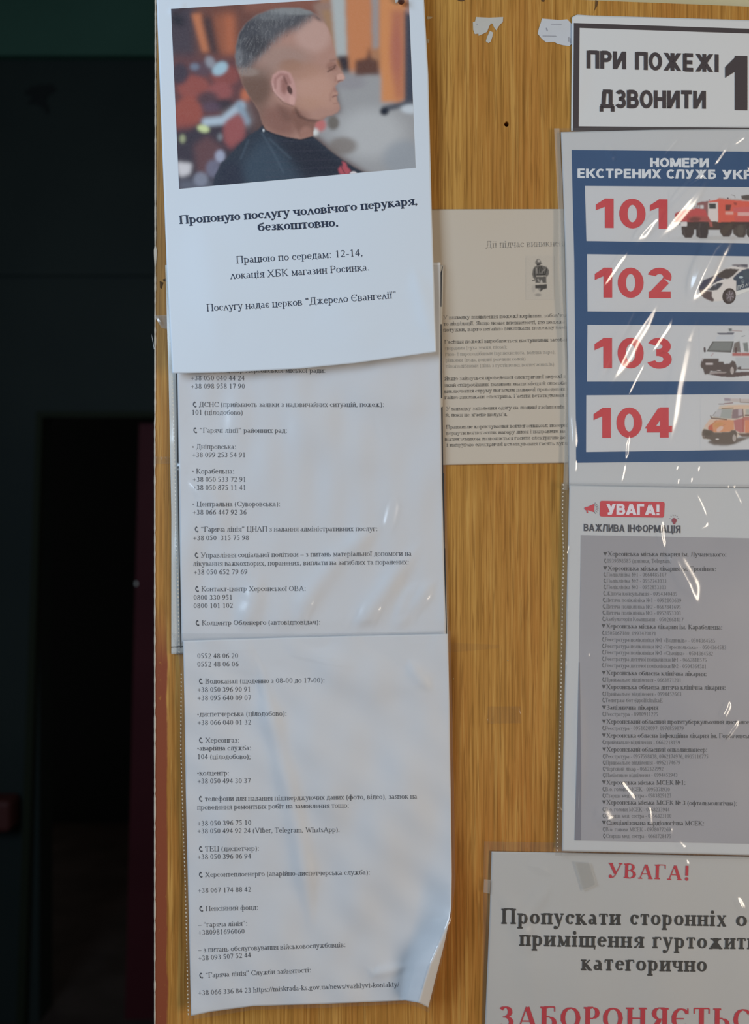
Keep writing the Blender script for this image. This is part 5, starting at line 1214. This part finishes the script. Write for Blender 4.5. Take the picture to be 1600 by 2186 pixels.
for r in ((1, 412, 1418, 636, 641, "▼Херсонська міська лікарня ім. Лучанського:"), (0, 418, 970, 690, 692, "☏0939598585 (дзвінки, Telegram)"), (1, 412, 1335, 752, 758, "▼Херсонська міська лікарня ім. Тропіних:"),
 (0, 415, 930, 802, 803, "☏Поліклініка №1 - 0664485107"), (0, 415, 930, 853, 855, "☏Поліклініка №2 - 0952743033"), (0, 415, 928, 904, 906, "☏Поліклініка №3 - 0952853303"),
 (0, 412, 1017, 955, 960, "☏Жіноча консультація - 0954340435"), (0, 408, 1050, 1008, 1013, "☏Дитяча поліклініка №1 - 0992103639"), (0, 407, 1047, 1061, 1066, "☏Дитяча поліклініка №2 - 0667841695"),
 (0, 406, 1047, 1112, 1116, "☏Дитяча поліклініка №3 - 0952853303"), (0, 404, 1068, 1163, 1169, "☏Амбулаторія Комишани - 0502668417"), (1, 398, 1385, 1222, 1234, "▼Херсонська міська лікарня ім. Карабелеша:"),
 (0, 402, 845, 1277, 1281, "☏0505067180, 0993470871"), (0, 402, 1326, 1330, 1341, "☏Реєстратура поліклініки №1 «Водників» - 0504364585"), (0, 402, 1417, 1383, 1396, "☏Реєстратура поліклініки №2 «Тираспольська» - 0504364583"),
 (0, 402, 1308, 1434, 1446, "☏Реєстратура поліклініки №3 «Сімейна» - 0504364582"), (0, 402, 1257, 1488, 1497, "☏Реєстратура дитячої поліклініки №1 - 0662818575"), (0, 402, 1255, 1540, 1550, "☏Реєстратура дитячої поліклініки №2 - 0504364581"),
 (1, 400, 1257, 1602, 1612, "▼Херсонська обласна клінічна лікарня:")): el(*r, E)
for r in ((0, 404, 1050, 95, 100, "☏Приймальне відділення - 0663871201"), (1, 400, 1413, 156, 162, "▼Херсонська обласна дитяча клінічна лікарня:"), (0, 404, 1052, 210, 213, "☏Приймальне відділення - 0994452663"),
 (0, 404, 898, 262, 264, "☏Телеграм-бот @poliklinikaЕ"), (1, 402, 862, 323, 324, "▼Залізнична лікарня"), (0, 404, 862, 375, 377, "☏Реєстратура - 0980911225"), (1, 402, 1640, 437, 442, "▼Херсонський обласний протитуберкульозний диспансер:"),
 (0, 404, 1070, 489, 491, "☏Реєстратура - 0951020097, 0976859879"), (1, 402, 1700, 550, 555, "▼Херсонська обласна інфекційна лікарня ім. Горбачевського:"), (0, 406, 1040, 603, 606, "☏приймальне відділення - 0662218159"),
 (1, 404, 1262, 664, 667, "▼Херсонський обласний онкодиспансер:"), (0, 408, 1270, 718, 720, "☏Реєстратура - 0957598438, 0962174976, 0935116775"), (0, 408, 1042, 770, 769, "☏Приймальне відділення - 0962174679"),
 (0, 408, 905, 820, 820, "☏Черговий лікар - 0662327992"), (0, 408, 1020, 872, 871, "☏Паліативне відділення - 0994452943"), (1, 402, 1085, 932, 934, "▼Херсонська міська МСЕК №1:"), (0, 406, 957, 985, 987, "☏В.о. голови МСЕК - 0995378930"),
 (0, 406, 970, 1038, 1038, "☏Старша мед. сестра - 0983829123"), (1, 402, 1505, 1094, 1103, "▼Херсонська міська МСЕК № 3 (офтальмологічна):"), (0, 406, 955, 1150, 1152, "☏В.о. голови МСЕК - 0968233944"),
 (0, 406, 970, 1202, 1203, "☏Старша мед. сестра - 0956323100"), (1, 402, 1236, 1260, 1266, "▼Спеціалізована кардіологічна МСЕК:"), (0, 408, 965, 1312, 1315, "☏В.о. голови МСЕК - 0978077269"), (0, 410, 968, 1365, 1368, "☏Старша мед. сестра - 0668728475")): el(*r, Fk)
TB.build('printed_text', z_h, .0003, ink('bold_grey_toner', (.085, .08, .085), fade=.4, paper=(.2, .2, .2), scale=200), ho)
TG.build('printed_text', z_h, .0003, ink('thin_grey_toner', (.13, .125, .13), fade=.6, paper=(.3, .3, .3), scale=220), ho)
e_ = lambda *p: [E(x, y) for x, y in p]; f_ = lambda *p: [Fk(x, y) for x, y in p]
st_h = [(e_((895, 320), (878, 400), (885, 490), (915, 600)), 3.2, 2.6, .3), (e_((940, 510), (1010, 700), (1120, 900), (1190, 1050)), 9, 2.8, .35), (e_((1145, 90), (1210, 220), (1262, 345)), 1.6, .8, .3),
        (e_((1262, 350), (1245, 385), (1185, 415)), 1.8, 1.4, .3), (e_((1455, 60), (1500, 150), (1545, 240)), 1.8, .9, .3), (f_((1440, 240), (1415, 310), (1365, 410)), 3.2, 2.0, .3), (f_((1525, 390), (1450, 490), (1375, 610)), 2.6, 1.6, .3),
        (f_((520, 870), (590, 970), (680, 1080)), 3.6, 1.9, .3), (f_((665, 1070), (740, 1115), (785, 1125), (795, 1200), (800, 1310)), 1.7, 1.5, .2), (f_((970, 1270), (950, 1360)), 1.6, 1.2, .3),
        (e_((290, 1410), (285, 1470)), 2, 1.2, .3), (f_((1000, 1380), (1060, 1440), (1070, 1480)), 3, .8, .3), (f_((330, 1120), (400, 1160), (480, 1300)), 9, 1.1, .4), (e_((100, 530), (125, 560), (110, 610), (130, 625)), 1.6, 1.3, .2),
        (e_((90, 1050), (120, 1080), (95, 1100)), 1.8, 1.2, .25), (e_((90, 1470), (105, 1510), (80, 1550)), 1.5, 1.1, .3), (f_((40, 1100), (60, 1140), (85, 1145)), 1.6, 1.5, .25)]
z_hs = field(0, creases(st_h), amp=.35, sc=120, seed=88)
zH = lambda X, Y: z_h(X, Y)+z_hs(X, Y)
sleeve('clear sleeve over the hospital phone list, dotted weld along its left edge', [(1199, 1030), (1745, 1036)], [(1186, 1826), (1745, 1838)],
       [(1199, 1030), (1198, 1090), (1201, 1170), (1197, 1300), (1195, 1440), (1193, 1600), (1186, 1826)], [(1745, 1036), (1745, 1838)], zH, .0009, 2.2,
       strip=([(1199, 1030), (1214, 1030)], [(1186, 1826), (1200, 1826)], [(1199, 1030), (1198, 1090), (1201, 1170), (1197, 1300), (1195, 1440), (1193, 1600), (1186, 1826)], [(1214, 1030), (1212, 1200), (1208, 1400), (1203, 1620), (1200, 1826)]), smat=film_mat('brownish_film', .10, .22, .10, (.5, .42, .3)),
       welds=[[(1203, 1035), (1201, 1110), (1204, 1180), (1201, 1300), (1199, 1430), (1196, 1580), (1190, 1815)]])

# prohibition notice
z_n = field(1.8, [([(1060, 1880), (1120, 1980), (1150, 2186)], 24, .8, .4)], amp=.6, sc=240, seed=71)
M_NOTE = paper_mat('grey_white_paper', (0.58, 0.565, 0.545), mottle=.02, tint=(.95, .92, .87), scale=8)
no = sheet('prohibition_notice', 'grey-white notice with widely spaced red and black serif capitals at the bottom right', [(1050, 1817.5), (1200, 1820), (1740, 1832)], [(1030, 2420), (1740, 2440)],
           [(1050, 1817.5), (1046, 1950), (1036, 2186), (1030, 2420)], [(1740, 1832), (1740, 2440)], z_n, M_NOTE)
Gk = lambda x, y: (1000+x/2.6667, 1780+y/2.6667)
TK, TRd = Lettering(), Lettering()
def gl(Lt, t, x0, x1, y0, y1, em, a=7.4, b=2.8, track=8):
    p, q = Gk(x0, y0), Gk(x1, y1); Lt.line(t, p[0], p[1], q[0], q[1], em, a, b, track=track)
gl(TK, "Пропускати", 188, 868, 512, 518, 48); gl(TK, "сторонніх", 922, 1472, 518, 526, 48); gl(TK, "осіб в", 1525, 1900, 526, 530, 48)
gl(TK, "приміщення", 293, 998, 637, 648, 48); gl(TK, "гуртожитку", 1053, 1715, 650, 657, 48); gl(TK, "категорично", 645, 1360, 776, 785, 48)
TR1 = Lettering(); gl(TR1, "УВАГА!", 797, 1264, 248, 264, 46, 7.6, 2.2); gl(TRd, "ЗАБОРОНЯЄТЬСЯ", 175, 1740, 1106, 1122, 70, 8.0, 2.0, 9)
TK.build('printed_text', z_n, .0003, ink('black_note_ink', (.05, .045, .04)), no)
RN = ink('red_note_ink', gain((170, 50, 58), GR*.95)); TRd.build('printed_warning', z_n, .0003, RN, no); TR1.build('printed_heading', z_n, .0003, RN, no)
st_n = [([(1124, 1786), (1122, 1800), (1125, 1818)], 1.8, 1.2, .25), ([(1462, 1832), (1470, 1850)], 2, 1.2, .3), ([(1189, 1795), (1190, 1810)], 2, 1.4, .3), ([(1570, 1910), (1590, 1950)], 3, 1.2, .3), ([(1060, 1900), (1110, 1960), (1130, 2050)], 10, 1.0, .4),
        ([(1180, 1880), (1140, 1930), (1100, 1990)], 9, .9, .4), ([(1084, 2030), (1088, 2040)], 2, .8, .3), ([(1120, 1845), (1150, 1850), (1180, 1870)], 5, .8, .4)]
z_ns = field(0, creases(st_n), amp=.3, sc=90, seed=99)
zN = lambda X, Y: z_n(X, Y)+z_ns(X, Y)
sleeve('clear sleeve around the prohibition notice, rim showing above and left of it', [(1034, 1796), (1200, 1799), (1745, 1811)], [(1020, 2430), (1745, 2450)],
       [(1034, 1796), (1032, 1900), (1030, 2186), (1020, 2430)], [(1745, 1811), (1745, 2450)], zN, .0008, 3)

# ------------------------------------------------------------------ tape and scraps
def tape(label, q, z, ridges=(), mat=None, name='clear_tape'):
    zf = field(z, list(ridges), amp=.15, sc=40, seed=5)
    o = patch(name, quad(*q, 3), zf, 0, mat or TAPE); return tag(o, label, 'tape', 'pieces of clear tape')
tape('short clear tape on the wood left of the barber notice', [(329, 674), (360, 672), (366, 705), (345, 700)], 1.0, [([(338, 678), (348, 694)], 1.5, .9, .3)])
tape('cloudy tape tab at the left edge of the prohibition notice', [(1034, 1877), (1048, 1878), (1046, 1908), (1033, 1905)], 3.6)
tape('clear tape strip joining the contact list sleeve to the wood at its right edge', [(950, 1372), (1066, 1376), (1066, 1384), (950, 1394)], .5, mat=film_mat('thin_tape', .012, .35, .02, (.6, .5, .35)))
tape('wrinkled clear tape patch on bare wood right of the lower contact list', [(1042, 1508), (1112, 1508), (1114, 1544), (1040, 1545)], .4,
     [([(1037, 1532), (1042, 1541), (1052, 1545)], 1.4, .9, .2), ([(1088, 1509), (1096, 1512)], 1.4, .9, .3), ([(1105, 1508), (1107, 1520), (1112, 1528)], 1.3, .8, .3), ([(1090, 1542), (1112, 1544)], 1.3, .9, .3), ([(1062, 1508), (1066, 1511)], 1.4, .9, .3)], mat=film_mat('patch_tape', .02, .22, .045, (.6, .5, .35)))
tape('clear tape across the wood margin left of the upper contact list', [(330, 975), (372, 975), (376, 990), (330, 990)], 1.0, [([(346, 976), (349, 984)], 1.1, .7, .3), ([(356, 975), (357, 984)], 1.1, .7, .3), ([(335, 972), (337, 980)], 1.1, .7, .3)], mat=film_mat('thin_tape_b', .04, .25, .05, (.6, .5, .35)))
tape('cloudy tape strip under the sleeve across the top of the prohibition notice', [(1226, 1840), (1262, 1842), (1276, 1890), (1245, 1904)], 3.1, mat=film_mat('yellowed_tape', .30, .5, .02, (.45, .43, .39)))

def scrap(label, pts, z, mat, name='paper_scrap', marks=()):
    zf = field(z)
    n = len(pts); V = np.concatenate([W(*np.array(pts, float).T, np.full(n, z*.001)), W(*np.array(pts, float).T, np.zeros(n))])
    F = [tuple(range(n))]+[(k, n+k, n+(k+1) % n, (k+1) % n) for k in range(n)]
    o = mesh_obj(name, V, F, mat, smooth=False); tag(o, label, 'paper', 'torn paper remnants at the top')
    if marks: shapes(list(marks), 'ink_mark', zf, .0001, ink('faint_mark', (.3, .3, .33)), o)
    return o
Q = lambda *p: [(1000+x/6.667, 20+y/6.667) for x, y in p]
M_SC = paper_mat('torn_white_paper', (.50, .48, .44), mottle=.05, scale=60); M_SC2 = paper_mat('torn_bluish_paper', (.56, .57, .60), mottle=.06, scale=60)
scrap('torn white paper remnant on bare wood, left of the two at the top', Q((110, 108), (300, 118), (500, 108), (495, 180), (450, 220), (400, 300), (365, 250), (350, 205), (325, 200), (300, 240), (270, 320), (210, 350), (150, 375), (145, 345), (95, 352), (72, 290), (68, 180), (100, 170)), .35, M_SC,
      marks=[Q((118, 205), (132, 203), (134, 215), (122, 216))])
scrap('tiny torn paper sliver below the left remnant at the top', Q((310, 305), (358, 330), (345, 390), (322, 460), (290, 480), (252, 455), (268, 395), (290, 350)), .3, M_SC)
scrap('torn bluish paper corner beside the fire sign with faint print', Q((1050, 130), (1300, 150), (1410, 140), (1470, 200), (1510, 240), (1500, 470), (1440, 525), (1350, 510), (1270, 490), (1230, 465), (1110, 468), (1050, 420), (990, 345), (1010, 260), (1035, 190)), .35, M_SC2,
      marks=[Q((1108, 262), (1122, 262), (1135, 300), (1125, 315), (1112, 290)), Q((1425, 392), (1432, 392), (1432, 460), (1426, 458)), Q((1440, 396), (1446, 396), (1448, 470), (1442, 468)), Q((1456, 405), (1461, 405), (1463, 480), (1457, 480)),
             Q((1180, 205), (1330, 208), (1330, 216), (1180, 214)), Q((1060, 372), (1250, 375), (1262, 385), (1060, 382))])
# loose fibre sticking out left of the board edge
shapes([[(329, 746), (330, 745), (327, 728), (323.4, 712), (326, 729)]], 'loose_fibre', field(-1), 0, plain('fibre', (.5, .5, .5), .5), board)
